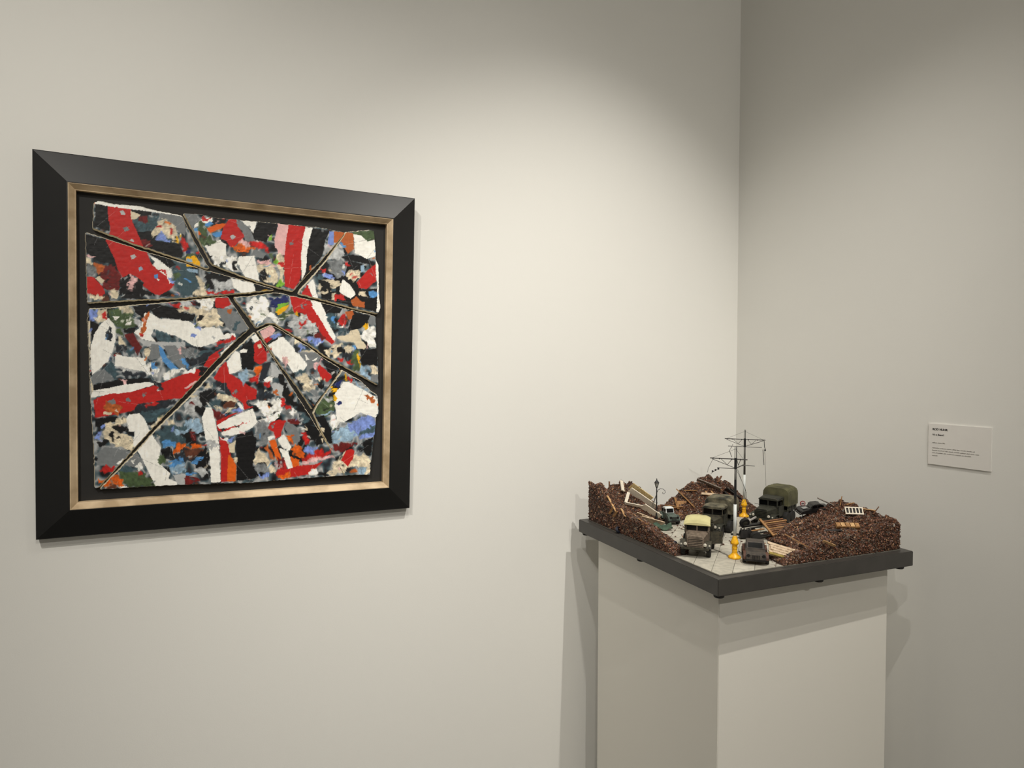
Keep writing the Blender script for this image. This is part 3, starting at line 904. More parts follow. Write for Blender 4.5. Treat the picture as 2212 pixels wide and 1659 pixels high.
RIGHT_RIDGE = [(.29, 0), (.32, .010), (.35, .030), (.38, .050), (.42, .070), (.46, .080), (.50, .084), (.55, .074)]
def h_left(u, v):
    a = lerp_tab(LEFT_RIDGE, v) * (1 - sm((u - .034) / (.050 + .09 * sm((v - .25) / .3))))
    b = lerp_tab(BACK_RIDGE, u) * (1 - sm((.536 - v) / .105)) if u < .245 else 0
    return max(a, b)
def h_back(u, v):
    return lerp_tab(BACK_RIDGE, u) * (1 - sm((.530 - v) / .125)) if u > .225 else 0
def h_right(u, v):
    f, r = lerp_tab(FRONT_FACE, u), lerp_tab(RIGHT_RIDGE, u)
    if v < .13: h = f + (r - f) * sm((v - .018) / .112)
    else: h = r * (1 - sm((v - .15) / .115))
    return h
def ground(u, v):
    h = 0
    if .018 < u < .533 and .018 < v < .549: h = max(h_left(u, v), h_back(u, v), h_right(u, v))
    return h

# ------------------------------------------------------------------ the street
ROADBED = material('street_mortar', (0.16, 0.15, 0.125, 1), 0.9, vary=0.25, scale=120)
SLAB = [material('pale_paving_%d' % i, c, 0.8, c2=tuple(x * 0.8 for x in c[:3]) + (1,), scale=90, bump=0.5, bscale=650) for i, c in enumerate(((0.52, 0.49, 0.41, 1), (0.47, 0.44, 0.37, 1), (0.56, 0.53, 0.45, 1)))]
U0, U1, V0, V1 = 0.018, 0.532, 0.018, 0.548
street = MB().box(((U0 + U1) / 2, (V0 + V1) / 2, 0.0008), (U1 - U0, V1 - V0, 0.0012)).build('paved_street', ROADBED)
street.matrix_world = TM
tag(street, 'pale paved model street running diagonally across the tray between the rubble heaps', 'street')
def clip(poly, ax, val, keep_gt):
    out = []
    for a, b in zip(poly, poly[1:] + poly[:1]):
        ia, ib = (a[ax] > val) == keep_gt, (b[ax] > val) == keep_gt
        if ia: out.append(a)
        if ia != ib:
            t = (val - a[ax]) / (b[ax] - a[ax]); out.append((a[0] + t * (b[0] - a[0]), a[1] + t * (b[1] - a[1])))
    return out
c45 = math.cos(PI / 4)
for i in range(-14, 15):
    for j in range(-2, 14):
        s0, t0 = j * 0.060 + (0.03 if i % 2 else 0), -0.0225 + i * 0.040
        g = 0.0005
        q = [(s0 + g, t0 + g), (s0 + 0.06 - g, t0 + g), (s0 + 0.06 - g, t0 + 0.04 - g), (s0 + g, t0 + 0.04 - g)]
        q = [((s - t) * c45 + 0.018, (s + t) * c45 + 0.018) for s, t in q]
        for ax, val, gt in ((0, U0 + .001, True), (0, U1 - .001, False), (1, V0 + .001, True), (1, V1 - .001, False)):
            if q: q = clip(q, ax, val, gt)
        if len(q) < 3: continue
        mu, mv = sum(p[0] for p in q) / len(q), sum(p[1] for p in q) / len(q)
        if min(ground(*p) for p in q + [(mu, mv)]) > 0.008: continue
        n = len(q); zt = 0.0026 + random.uniform(-.0002, .0002)
        m = MB().add([(*p, 0.0012) for p in q] + [(*p, zt) for p in q], [tuple(range(n, 2 * n))] + [(k, (k + 1) % n, (k + 1) % n + n, k + n) for k in range(n)])
        m.build('paving_slab', random.choice(SLAB), street)
GZ = 0.0026

# ------------------------------------------------------------------ rubble heaps
HEAP = material('brick_dust_earth', (0.075, 0.036, 0.022, 1), 0.85, c2=(0.030, 0.016, 0.010, 1), scale=160, bump=0.8, bscale=900)
CHIP = attr_material('broken_brick', 0.42, 0.5, 0.3)
CHIP_TONES = [(92, 60, 44), (78, 52, 39), (104, 66, 48), (64, 43, 33), (116, 74, 54), (84, 52, 38), (98, 70, 54), (56, 40, 32), (126, 84, 62), (72, 54, 44), (160, 124, 92), (104, 94, 82)]
def heap(name, label, hf, u0, u1, v0, v1, count, seed):
    r = random.Random(seed)
    step = 0.0055; nu, nv = int((u1 - u0) / step) + 1, int((v1 - v0) / step) + 1
    H = [[0.0] * (nv + 1) for _ in range(nu + 1)]
    vs, fs, idx = [], [], {}
    def hh(u, v):
        h = hf(u, v)
        return h * (0.95 + 0.06 * math.sin(u * 190 + math.sin(v * 140)) * math.sin(v * 170) + 0.09 * math.sin(u * 71 + 2.1 * math.sin(v * 43)) * math.cos(v * 83 + u * 29)) if h > 0.004 else 0
    for i in range(nu + 1):
        for j in range(nv + 1):
            u, v = u0 + (u1 - u0) * i / nu, v0 + (v1 - v0) * j / nv
            H[i][j] = max(0.0, hh(u, v) + (r.uniform(-.0012, .0012) if hh(u, v) > .006 else 0))
            vs.append((u, v, GZ - 0.0006 + H[i][j]))
    low = len(vs)
    vs += [(x, y, GZ - 0.0010) for x, y, z in vs]
    W = nv + 1
    used = set()
    for i in range(nu):
        for j in range(nv):
            if max(H[i][j], H[i + 1][j], H[i][j + 1], H[i + 1][j + 1]) > 0.003:
                used.add((i, j)); fs.append((i * W + j, (i + 1) * W + j, (i + 1) * W + j + 1, i * W + j + 1))
    for (i, j) in used:
        for (di, dj, a, b) in ((-1, 0, (i, j + 1), (i, j)), (1, 0, (i + 1, j), (i + 1, j + 1)), (0, -1, (i, j), (i + 1, j)), (0, 1, (i + 1, j + 1), (i, j + 1))):
            if (i + di, j + dj) not in used:
                p, q = a[0] * W + a[1], b[0] * W + b[1]
                fs.append((q, p, p + low, q + low))
    keep = sorted({k for f in fs for k in f}); mp = {k: n for n, k in enumerate(keep)}
    core = MB().add([vs[k] for k in keep], [tuple(mp[k] for k in f) for f in fs]).build(name, HEAP)
    core.matrix_world = TM
    tag(core, label, 'rubble')
    # loose broken brick all over the heap and on its cut faces
    V, F, C = [], [], []
    def chip(p, s):
        a = Matrix.Rotation(r.uniform(0, 6.3), 4, (r.uniform(-1, 1), r.uniform(-1, 1), r.uniform(-1, 1) + 0.01))
        l, w, t = s * r.uniform(.8, 1.5), s * r.uniform(.5, .9), s * r.uniform(.35, .7)
        base = len(V)
        for sx, sy, sz in ((-1, -1, -1), (1, -1, -1), (1, 1, -1), (-1, 1, -1), (-1, -1, 1), (1, -1, 1), (1, 1, 1), (-1, 1, 1)):
            q = a @ Vector((sx * l / 2 * r.uniform(.7, 1), sy * w / 2 * r.uniform(.7, 1), sz * t / 2))
            V.append((p[0] + q.x, p[1] + q.y, max(p[2] + q.z, GZ)))
        F.extend([tuple(base + k for k in f) for f in ((3, 2, 1, 0), (4, 5, 6, 7), (0, 1, 5, 4), (1, 2, 6, 5), (2, 3, 7, 6), (3, 0, 4, 7))])
        c = srgb(*CHIP_TONES[int(r.random() ** 1.25 * len(CHIP_TONES))]); k = r.uniform(.7, 1.25)
        C.extend([(c[0] * k, c[1] * k, c[2] * k, 1)] * 8)
    n = 0; tries = 0
    while n < count and tries < count * 12:
        tries += 1
        m = r.random()
        if m < 0.62: u, v = r.uniform(u0, u1), r.uniform(v0, v1); z = hh(u, v); f = 1
        else:
            side = r.choice('abcd')
            u, v = {'a': (u0, r.uniform(v0, v1)), 'b': (u1, r.uniform(v0, v1)), 'c': (r.uniform(u0, u1), v0), 'd': (r.uniform(u0, u1), v1)}[side]
            top = hh(min(max(u, u0 + .001), u1 - .001), min(max(v, v0 + .001), v1 - .001)); z = top * r.random(); f = top
        if f < 0.004 or (m < .62 and z < .0035): 
            if r.random() > 0.012 or m > .62: continue
        chip((min(max(u, 0.016), 0.535), min(max(v, 0.016), 0.551), GZ + z), r.uniform(0.0026, 0.0056)); n += 1
    me = bpy.data.meshes.new('broken_bricks'); me.from_pydata(V, [], F)
    ca = me.color_attributes.new('Col', 'FLOAT_COLOR', 'POINT'); ca.data.foreach_set('color', [x for c in C for x in c])
    me.materials.append(CHIP)
    o = bpy.data.objects.new('broken_bricks', me); COL.objects.link(o); o.parent = core; o['kind'] = 'stuff'
    return core
heap('rubble_heap', 'brown brick rubble bank along the tray edge beside the lantern post', h_left, 0.020, 0.236, 0.150, 0.546, 10500, 1)
heap('rubble_heap', 'brown brick rubble mound behind the truck with the pale yellow cab roof', h_back, 0.236, 0.531, 0.395, 0.546, 8000, 2)
heap('rubble_heap', 'broad brown brick rubble heap with the white grate and tan crate on it', h_right, 0.165, 0.531, 0.020, 0.305, 13000, 3)

# ------------------------------------------------------------------ models on the street
def mt(name, rgb, rough=0.6, metal=0.0, vary=0.25, scale=150, c2=None):
    return material(name, srgb(*rgb), rough, metal, vary, scale, c2=srgb(*c2) if c2 else None)
OLIVE = mt('olive_drab_paint', (66, 62, 48), 0.6, c2=(44, 42, 34))
OLIVE2 = mt('dark_olive_paint', (52, 52, 40), 0.6, c2=(30, 31, 26))
DUSTY = mt('dusty_grey_brown_paint', (122, 108, 94), 0.65, c2=(92, 80, 68))
CANVAS_Y = mt('pale_yellow_canvas', (204, 196, 144), 0.85, vary=0.12, scale=60)
CAMO = mt('camouflage_canvas', (112, 106, 86), 0.85, c2=(36, 37, 30), scale=45)
CANVAS_O = mt('olive_canvas', (92, 90, 62), 0.85, c2=(66, 64, 44), scale=40)
TYRE = mt('tyre_rubber', (26, 25, 23), 0.8)
HUB = mt('wheel_hub_paint', (58, 56, 46), 0.6)
DARK = mt('dark_interior', (10, 10, 10), 0.35)
GLASS_D = mt('dark_glass', (8, 9, 10), 0.15)
LAMP = mt('headlamp_glass', (205, 200, 185), 0.25)
CHASSIS = mt('dark_chassis', (30, 28, 24), 0.6)
YEL = mt('yellow_enamel', (250, 192, 36), 0.4, vary=0.12, c2=(226, 160, 24))
WHITEP = mt('white_pole_paint', (214, 218, 216), 0.45, vary=0.05)
IRON = mt('black_iron', (26, 26, 28), 0.5, vary=0.2)
STEEL = mt('grey_steel', (96, 94, 90), 0.45, metal=0.3)
WIRE = mt('overhead_wire', (70, 68, 64), 0.5)
WOOD = [mt('pale_timber', (206, 168, 118), 0.7, c2=(176, 136, 92)), mt('tan_timber', (168, 126, 78), 0.7, c2=(134, 96, 58)), mt('brown_timber', (122, 82, 52), 0.7, c2=(86, 56, 36)), mt('grey_timber', (132, 122, 112), 0.75, c2=(100, 92, 84))]
WHITEW = mt('white_painted_timber', (226, 216, 198), 0.7, vary=0.12)
CREAM = mt('cream_plaster', (214, 192, 164), 0.8, c2=(188, 164, 136))
RUST = mt('rusted_car_steel', (74, 66, 58), 0.6, c2=(46, 42, 38), scale=90)
RUSTB = mt('rust_brown_steel', (92, 58, 40), 0.65, c2=(66, 40, 30), scale=90)
BLACKG = mt('burnt_black_steel', (20, 20, 21), 0.3, c2=(34, 32, 32))
BLUEB = mt('blue_black_rubber', (30, 34, 50), 0.5)
GREENT = mt('green_tarpaulin', (70, 92, 74), 0.8, c2=(50, 70, 56))
TEAL = mt('pale_teal_car_paint', (84, 96, 88), 0.45)

def wheel(parent, x, y, r=0.0150, w=0.0090, mtx=None, dual=False):
    R = Matrix.Translation((x, y, r)) @ Matrix.Rotation(PI / 2, 4, 'X')
    ww = w * (2 if dual else 1)
    t = MB().lathe([(r * 0.62, -ww / 2), (r * 0.92, -ww / 2), (r, -ww * 0.3), (r, ww * 0.3), (r * 0.92, ww / 2), (r * 0.62, ww / 2)], 20, R).build('wheel', TYRE, parent)
    MB().lathe([(r * 0.6, -ww * 0.46), (r * 0.6, ww * 0.46), (r * 0.25, ww * 0.60)] if y > 0 else [(r * 0.25, -ww * 0.60), (r * 0.6, -ww * 0.46), (r * 0.6, ww * 0.46)], 14, R).build('wheel_hub', HUB, t)
    return t
def arch(w, h0, h1, n=9):
    """rounded cover outline in y-z, from h0 up to h1"""
    pts = [(-w, h0)]
    for k in range(n + 1):
        a = PI - PI * k / n
        pts.append((w * (abs(math.cos(a)) ** 0.45) * (1 if math.cos(a) > 0 else -1), h0 + (h1 - h0) * (0.62 + 0.38 * math.sin(a) ** 0.8)))
    return pts + [(w, h0)]
def army_truck(t, body, face, roofm, coverm, length=0.182, canvas_cab=True, ctop=0.0950, open_door=False, axles=2):
    """x forward, y left, z up; origin on the ground below the middle"""
    f = length / 2
    for s in (-1, 1): MB().box((-0.004, s * 0.014, 0.0185), (length - 0.012, 0.004, 0.006)).build('chassis_rail', CHASSIS, t)
    MB().box((0.0, 0, 0.0155), (0.03, 0.034, 0.009)).build('gearbox', CHASSIS, t)
    for s in (-1, 1): wheel(t, f - 0.026, s * 0.0270)
    for x in ((-f + 0.058, -f + 0.026) if axles == 2 else (-f + 0.022,)):
        for s in (-1, 1): wheel(t, x, s * 0.0250, dual=True)
    MB().box((f - 0.0015, 0, 0.0215), (0.004, 0.058, 0.0050)).build('bumper', body, t, bevel=0.0006)
    # bonnet, narrowing to the grille
    hx0, hx1 = f - 0.048, f - 0.007
    MB().loft([[(x, -w, 0.022), (x, w, 0.022), (x, w, zt - 0.004), (x, w * 0.72, zt), (x, -w * 0.72, zt), (x, -w, zt - 0.004)] for x, w, zt in ((hx0, 0.0235, 0.0500), (hx0 + 0.02, 0.0205, 0.0490), (hx1, 0.0170, 0.0465))]).build('bonnet', face, t, smooth=False)
    gr = MB().box((hx1 + 0.0008, 0, 0.0325), (0.0016, 0.031, 0.021)).build('grille', DARK, t)
    for k in range(6): MB().box((hx1 + 0.0024, 0, 0.0238 + k * 0.0036), (0.0020, 0.032, 0.0019)).build('grille_slat', face, gr)
    for s in (-1, 1): MB().box((hx1 + 0.0022, s * 0.0163, 0.0325), (0.003, 0.0022, 0.022)).build('grille_post', face, gr)
    for s in (-1, 1):
        pts = [(f - 0.046, 0.022), (f - 0.043, 0.031), (f - 0.034, 0.0335), (f - 0.020, 0.0330), (f - 0.009, 0.0270), (f - 0.006, 0.0220), (f - 0.0075, 0.0215), (f - 0.011, 0.0255), (f - 0.021, 0.0310), (f - 0.034, 0.0315), (f - 0.041, 0.0295), (f - 0.044, 0.0215)]
        MB().prism(pts, s * 0.0175, s * 0.0330).build('fender', body, t)
        hl = MB().lathe([(0.0015, -0.004), (0.0040, -0.002), (0.0043, 0.0)], 14, Matrix.Translation((f - 0.0035, s * 0.0205, 0.0300)) @ Matrix.Rotation(PI / 2, 4, 'Y')).build('headlamp', face, t)
        MB().lathe([(0.0038, 0), (0.0030, 0.0008), (0.0010, 0.0012)], 14, Matrix.Translation((f - 0.0034, s * 0.0205, 0.0300)) @ Matrix.Rotation(PI / 2, 4, 'Y')).build('lamp_lens', LAMP, hl)
        MB().lathe([(0.0022, 0), (0.0020, 0.001), (0.0008, 0.0015)], 10, Matrix.Translation((f - 0.006, s * 0.0295, 0.0285)) @ Matrix.Rotation(PI / 2, 4, 'Y')).build('side_lamp', LAMP, t)
    # cab
    cx0, cx1 = hx0 - 0.042, hx0
    MB().box(((cx0 + cx1) / 2, 0, 0.0350), (cx1 - cx0, 0.0500, 0.026)).build('cab_body', face, t, bevel=0.0008)
    for s in (-1, 1):
        swing = Matrix.Translation((cx1 - 0.003, s * 0.0257, 0)) @ Matrix.Rotation(math.radians(62) if (open_door and s > 0) else 0, 4, 'Z') @ Matrix.Translation((-cx1 + 0.003, -s * 0.0257, 0))
        if open_door and s > 0: swing = Matrix.Translation((cx1 - 0.003, 0.0262, 0)) @ Matrix.Rotation(math.radians(-68), 4, 'Z') @ Matrix.Translation((-cx1 + 0.003, -0.0257, 0))
        d = MB().box(((cx0 + cx1) / 2 + 0.002, s * 0.0257, 0.0360), (0.027, 0.0012, 0.027), swing).build('door', body, t)
        MB().box(((cx0 + cx1) / 2 - 0.006, s * 0.0266, 0.0410), (0.004, 0.001, 0.001), swing).build('door_handle', CHASSIS, d)
        for x in (cx0 + 0.001, cx1 - 0.001): MB().box((x, s * 0.0240, 0.0565), (0.002, 0.002, 0.018)).build('cab_post', face, t)
        MB().tube([(cx1, s * 0.026, 0.050), (cx1 + 0.006, s * 0.034, 0.052)], 0.0006, 6).build('mirror_arm', body, t)
    ws = MB().box((cx1, 0, 0.0645), (0.002, 0.050, 0.002)).box((cx1, 0, 0.0490), (0.002, 0.050, 0.002)).box((cx1, 0, 0.0567), (0.002, 0.003, 0.016)).build('windscreen_frame', face, t)
    for s in (-1, 1): MB().box((cx1 - 0.0005, s * 0.0120, 0.0567), (0.0008, 0.0205, 0.0135)).build('pane', GLASS_D, ws)
    MB().box((cx0 + 0.012, 0, 0.0500), (0.010, 0.044, 0.016)).build('seat_back', DARK, t)
    if canvas_cab:
        MB().loft([[(x, -w, 0.0600 + dz), (x, -w * 1.0, zt - 0.003), (x, -w * 0.72, zt), (x, 0, zt + 0.0018), (x, w * 0.72, zt), (x, w, zt - 0.003), (x, w, 0.0600 + dz)] for x, w, zt, dz in ((cx0 - 0.004, 0.0250, 0.0755, 0.004), (cx0 + 0.01, 0.0268, 0.0770, 0.003), (cx0 + 0.03, 0.0270, 0.0755, 0.002), (cx1 + 0.001, 0.0280, 0.0715, 0.0015), (cx1 + 0.0045, 0.0290, 0.0660, 0.0025))]).build('cab_roof', roofm, t)
    else:
        MB().loft([[(x, -w, 0.064), (x, -w, zt - 0.003), (x, -w * 0.75, zt), (x, w * 0.75, zt), (x, w, zt - 0.003), (x, w, 0.064)] for x, w, zt in ((cx0, 0.0250, 0.0715), (cx0 + 0.02, 0.0255, 0.0730), (cx1 + 0.002, 0.0255, 0.0690))]).build('cab_roof', roofm, t)
    # load bed with board sides and a cover on hoops
    bx0, bx1 = -f, cx0 - 0.006
    MB().box(((bx0 + bx1) / 2, 0, 0.0315), (bx1 - bx0, 0.0620, 0.004)).build('bed_floor', body, t)
    for s in (-1, 1):
        for k in range(3): MB().box(((bx0 + bx1) / 2, s * 0.0310, 0.0365 + k * 0.0062), (bx1 - bx0, 0.0016, 0.0052)).build('side_board', body, t)
        for x in (bx0 + 0.012, (bx0 + bx1) / 2, bx1 - 0.012): MB().box((x, s * 0.0322, 0.0430), (0.003, 0.0012, 0.022)).build('stake', body, t)
    MB().box((bx0 + 0.001, 0, 0.0425), (0.002, 0.062, 0.019)).build('tailgate', body, t)
    if coverm is None: return t
    n = 9; rings = []
    for k in range(n):
        x = bx0 - 0.002 + (bx1 + 0.004 - bx0) * k / (n - 1)
        sag = 0.0012 if k % 2 else 0.0
        e = 0.004 if k in (0, n - 1) else 0.0
        rings.append([(x, y * (1 - e * 4), z - sag * (1 if z > 0.07 else 0) - (e if z > 0.07 else 0)) for y, z in arch(0.0350, 0.0450, ctop)])
    MB().loft(rings).build('canvas_cover', coverm, t)
    return t

GT = 'model army trucks on the street'
t1 = on_tray('army_truck', 0.087, 0.174, GZ, 227)
tag(t1, 'model army truck with pale yellow canvas cab roof and a door standing open', 'model truck', GT)
army_truck(t1, OLIVE, DUSTY, CANVAS_Y, None, 0.122, True, open_door=True, axles=1)
t3 = on_tray('army_truck', 0.243, 0.300, GZ, 213)
tag(t3, 'camouflaged model army truck with a rounded cover behind the yellow-roofed truck', 'model truck', GT)
army_truck(t3, OLIVE2, OLIVE, CAMO, CAMO, 0.152, False, 0.0860)
t2 = on_tray('army_truck', 0.456, 0.330, GZ, 203)
tag(t2, 'dark olive model army truck with a plain green canvas cover', 'model truck', GT)
army_truck(t2, OLIVE2, OLIVE2, OLIVE2, CANVAS_O, 0.156, False)

# ------------------------------------------------------------------ tram poles with overhead arms
def tram_pole(u, v, label, broken):
    t = on_tray('tram_pole', u, v, GZ, -45)       # x = along the cross arm
    tag(t, label, 'model pole', 'overhead wire poles beside the street')
    MB().lathe([(0.0130, 0), (0.0135, 0.002), (0.0125, 0.0045), (0.0085, 0.0072), (0.0058, 0.0105), (0.0052, 0.014), (0.0058, 0.0152), (0.0052, 0.0165), (0.0052, 0.021), (0.0060, 0.0222), (0.0052, 0.0235), (0.0054, 0.0285), (0.0066, 0.0300), (0.0086, 0.0315), (0.0082, 0.0345), (0.0058, 0.0420), (0.0044, 0.0462), (0.0044, 0.0478)], 24).build('pole_base', YEL, t, smooth=True)
    MB().tube([(0, 0, 0.0475), (0, 0, 0.1165)], 0.0034, 14).build('pole_shaft', WHITEP, t, smooth=True)
    MB().tube([(0, 0, 0.1165), (0, 0, 0.2150)], [0.0028, 0.0022], 12).build('pole_upper_shaft', STEEL, t, smooth=True)
    MB().tube([(0, 0, 0.193), (0, 0, 0.2165)], 0.0029, 12).build('clamp', IRON, t)
    for s in (-1, 1): MB().tube([(s * 0.0016, 0, 0.214), (s * 0.0016, 0, 0.2405)], 0.0008, 6).build('finial_rod', IRON, t)
    lft, rgt = -0.053, (0.024 if broken else 0.053)
    MB().box(((lft + rgt) / 2, 0, 0.2140), (rgt - lft, 0.0016, 0.0022)).build('cross_arm', STEEL, t)
    for x in (lft + 0.006, lft + 0.020, -0.008, 0.010) + (() if broken else (rgt - 0.020, rgt - 0.006)):
        MB().lathe([(0.0011, 0), (0.0014, 0.0015), (0.0008, 0.0032)], 8, Matrix.Translation((x, 0, 0.2120))).build('insulator', IRON, t)
    for s, e in ((-1, lft + 0.005),) + (((1, 0.048),) if not broken else ((1, 0.016),)):
        z1 = 0.2120 if not (broken and s > 0) else 0.2030
        MB().tube([(0, 0, 0.1945), (e, 0, z1)], 0.00085, 6).build('brace', STEEL, t)
        MB().tube([(e * 0.36, 0, 0.2010), (e * 0.62, 0, 0.2130)], 0.0006, 6).build('brace', STEEL, t)
        MB().tube([(e * 0.36, 0, 0.2010), (e * 0.16, 0, 0.2130)], 0.0006, 6).build('brace', STEEL, t)
        MB().tube([(0, 0, 0.2360), (e * 0.98, 0, 0.2150)], 0.00028, 5).build('stay_wire', WIRE, t)
    MB().box((-0.020 if broken else 0.0, 0, 0.1935), (0.036 if broken else 0.088, 0.0010, 0.0014)).build('lower_arm', STEEL, t)
    if broken:
        MB().tube([(0, 0, 0.194), (0.012, 0, 0.2005), (0.020, 0, 0.2020), (0.039, 0, 0.2015)], 0.0010, 6).build('bent_arm', STEEL, t)
        MB().tube([(0.004, 0.001, 0.192), (0.012, 0.001, 0.170), (0.021, 0.002, 0.148), (0.023, 0.002, 0.132), (0.017, 0.003, 0.122), (0.012, 0.003, 0.118)], 0.00045, 6).build('loose_wire', WIRE, t)
        MB().tube([(0.002, 0.002, 0.190), (0.014, 0.002, 0.165), (0.0225, 0.002, 0.142)], 0.00035, 6).build('loose_wire', WIRE, t)
        MB().tube([(lft + 0.006, 0, 0.212), (lft - 0.004, 0, 0.190), (lft - 0.005, 0, 0.182)], 0.0004, 6).build('loose_wire', WIRE, t)
        MB().tube([(-0.008, 0, 0.218), (-0.013, 0, 0.232), (-0.009, 0, 0.2395), (-0.006, 0, 0.246)], 0.0007, 6).build('loose_wire', WIRE, t)
        for k in range(3): MB().lathe([(0.0006, 0), (0.0020, 0.001), (0.0020, 0.003), (0.0006, 0.004)], 8, Matrix.Translation((lft + 0.004 + 0.006 * k, 0, 0.184 + 0.003 * k)) @ Matrix.Rotation(0.9, 4, 'Y')).build('insulator', IRON, t)
        MB().tube([(lft + 0.002, 0, 0.180), (lft + 0.020, 0, 0.194)], 0.0005, 6).build('loose_wire', WIRE, t)
        MB().box((0.0, -0.0010, 0.150), (0.0045, 0.004, 0.040)).build('switch_box', IRON, t)
    else:
        MB().tube([(0.050, 0, 0.212), (0.051, 0, 0.196), (0.053, 0.0, 0.188)], 0.0009, 6).build('hanger', IRON, t)
        MB().lathe([(0.0008, 0), (0.0022, 0.001), (0.0022, 0.004), (0.0008, 0.005)], 8, Matrix.Translation((0.0525, 0, 0.184))).build('insulator', IRON, t)
        MB().tube([(0.0515, 0, 0.186), (0.053, 0, 0.150), (0.055, 0, 0.110), (0.056, -0.004, 0.090)], 0.00045, 6).build('loose_wire', WIRE, t)
        MB().tube([(0.047, 0, 0.188), (0.050, 0, 0.146)], 0.0010, 6).build('hanger', STEEL, t)
tram_pole(0.129, 0.102, 'front tram pole with bent broken arm beside the yellow-roofed truck', True)
tram_pole(0.4347, 0.4146, 'tram pole with intact level cross arm beside the dark olive truck', False)

# ------------------------------------------------------------------ street lantern
t = on_tray('street_lantern', 0.1705, 0.4493, GZ, -23)
tag(t, 'black ornamental street lantern with a curled bracket beside white wreckage', 'model lamp')
MB().lathe([(0.0040, 0), (0.0040, 0.004), (0.0026, 0.010), (0.0030, 0.014), (0.0020, 0.018), (0.0017, 0.050), (0.0024, 0.052), (0.0016, 0.054), (0.0013, 0.092)], 12).build('lamp_post', IRON, t)
lt = MB().lathe([(0.0012, 0.091), (0.0030, 0.093), (0.0030, 0.0945)], 8).build('lantern', IRON, t)
MB().lathe([(0.0026, 0.0945), (0.0056, 0.1055), (0.0020, 0.1060)], 6).build('lantern_glass', mt('lantern_glass', (170, 168, 160), 0.2), lt)
for k in range(6): MB().tube([(0.0028 * math.cos(k * PI / 3), 0.0028 * math.sin(k * PI / 3), 0.0940), (0.0060 * math.cos(k * PI / 3), 0.0060 * math.sin(k * PI / 3), 0.1058)], 0.0005, 5).build('lantern_bar', IRON, lt)
MB().lathe([(0.0066, 0.1052), (0.0062, 0.1065), (0.0030, 0.1105), (0.0012, 0.1120), (0.0014, 0.1135), (0.0004, 0.1175)], 12).build('lantern_cap', IRON, lt)
sc = [(0.0, 0, 0.078), (0.004, 0, 0.086), (0.010, 0, 0.0895), (0.017, 0, 0.0885), (0.022, 0, 0.084), (0.0225, 0, 0.079), (0.0195, 0, 0.0755), (0.0160, 0, 0.0768), (0.0155, 0, 0.0795), (0.0175, 0, 0.0805)]
MB().tube(sc, 0.0007, 6).build('scroll_bracket', IRON, t)
for x in (-0.014, -0.010): MB().tube([(0, 0, 0.075), (x * 0.4, 0, 0.062), (x, 0, 0.036)], 0.0007, 6).build('bent_rod', STEEL, t)

# ------------------------------------------------------------------ loose timbers, beams and boards
def beam(p0, p1, w, th, mat, name, label, group=None, roll=0.0):
    a, b = Vector(p0), Vector(p1)
    d = (b - a); L = d.length; d.normalize()
    s = d.cross(Vector((0, 0, 1)))
    s = s.normalized() if s.length > 1e-4 else Vector((1, 0, 0))
    n = s.cross(d)
    s, n = s * math.cos(roll) + n * math.sin(roll), n * math.cos(roll) - s * math.sin(roll)
    c = (a + b) / 2
    mtx = TM @ Matrix(((d.x, s.x, n.x, c.x), (d.y, s.y, n.y, c.y), (d.z, s.z, n.z, c.z + th / 2), (0, 0, 0, 1)))
    j = lambda: random.uniform(-0.0007, 0.0007)
    m = MB().box((0, 0, 0), (L, w, th)); m.v = [(x + j() * 1.5, y + j() * .5, z + j() * .3) for x, y, z in m.v]
    o = m.build(name, mat); o.matrix_world = mtx
    return tag(o, label, 'plank', group)
W0, W1, W2, W3 = WOOD
def timbers(group, rows):
    for p0, p1, w, m, roll, label in rows: beam(p0, p1, w, 0.0020, m, 'plank', label, group, roll)
timbers('loose timbers on the bank beside the lantern', (
    ((.031, .469, .079), (.0160, .402, .052), .0050, W0, .3, 'long pale plank slanting down the outer face of the bank'),
    ((.0160, .433, .040), (.019, .419, .060), .0060, W1, .9, 'short tan board upright below the long pale plank on the bank'),
    ((.0160, .415, .036), (.0160, .398, .053), .0060, W1, .9, 'second short tan board beneath the long pale plank on the bank'),
    ((.030, .399, .058), (.0160, .358, .048), .0060, W0, .5, 'orange tan plank end poking over the crest of the bank'),
    ((.026, .318, .051), (.025, .278, .046), .0050, W1, .4, 'mustard tan plank along the low crest of the bank'),
    ((.150, .447, .010), (.122, .460, .021), .0050, W0, .3, 'pale plank lying at the foot of the white house boards'),
    ((.045, .350, .036), (.060, .318, .024), .0050, W0, .5, 'pale splinter on the inner slope of the bank'),
    ((.052, .400, .050), (.075, .372, .030), .0050, W1, .5, 'tan splinter on the inner slope of the bank below the white strut')))
beam((.080, .541, .076), (.080, .541, .101), .003, .003, W2, 'plank', 'dark upright post stub standing on the bank near the tray corner')
WG = 'white painted timbers of the collapsed house front'
STRIPE = mt('cream_striped_board', (226, 208, 160), 0.7, c2=(206, 176, 116), scale=200)
beam((.118, .500, .081), (.182, .474, .034), .024, .003, WHITEW, 'house_front_board', 'long wide white painted board sloping down to the lantern foot', WG, 0.95)
beam((.130, .509, .092), (.184, .495, .052), .022, .002, STRIPE, 'house_front_board', 'cream striped board above the long white painted board', WG, 0.9)
beam((.112, .530, .103), (.100, .503, .080), .009, .003, WHITEW, 'house_front_board', 'short steep white post at the top of the collapsed house front', WG, 0.6)
beam((.114, .498, .076), (.096, .483, .052), .008, .003, WHITEW, 'house_front_board', 'white strut propping the long white painted board', WG, 0.6)
beam((.094, .482, .052), (.142, .468, .041), .008, .0025, WHITEW, 'house_front_board', 'thin white batten below the long white painted board', WG, 0.9)
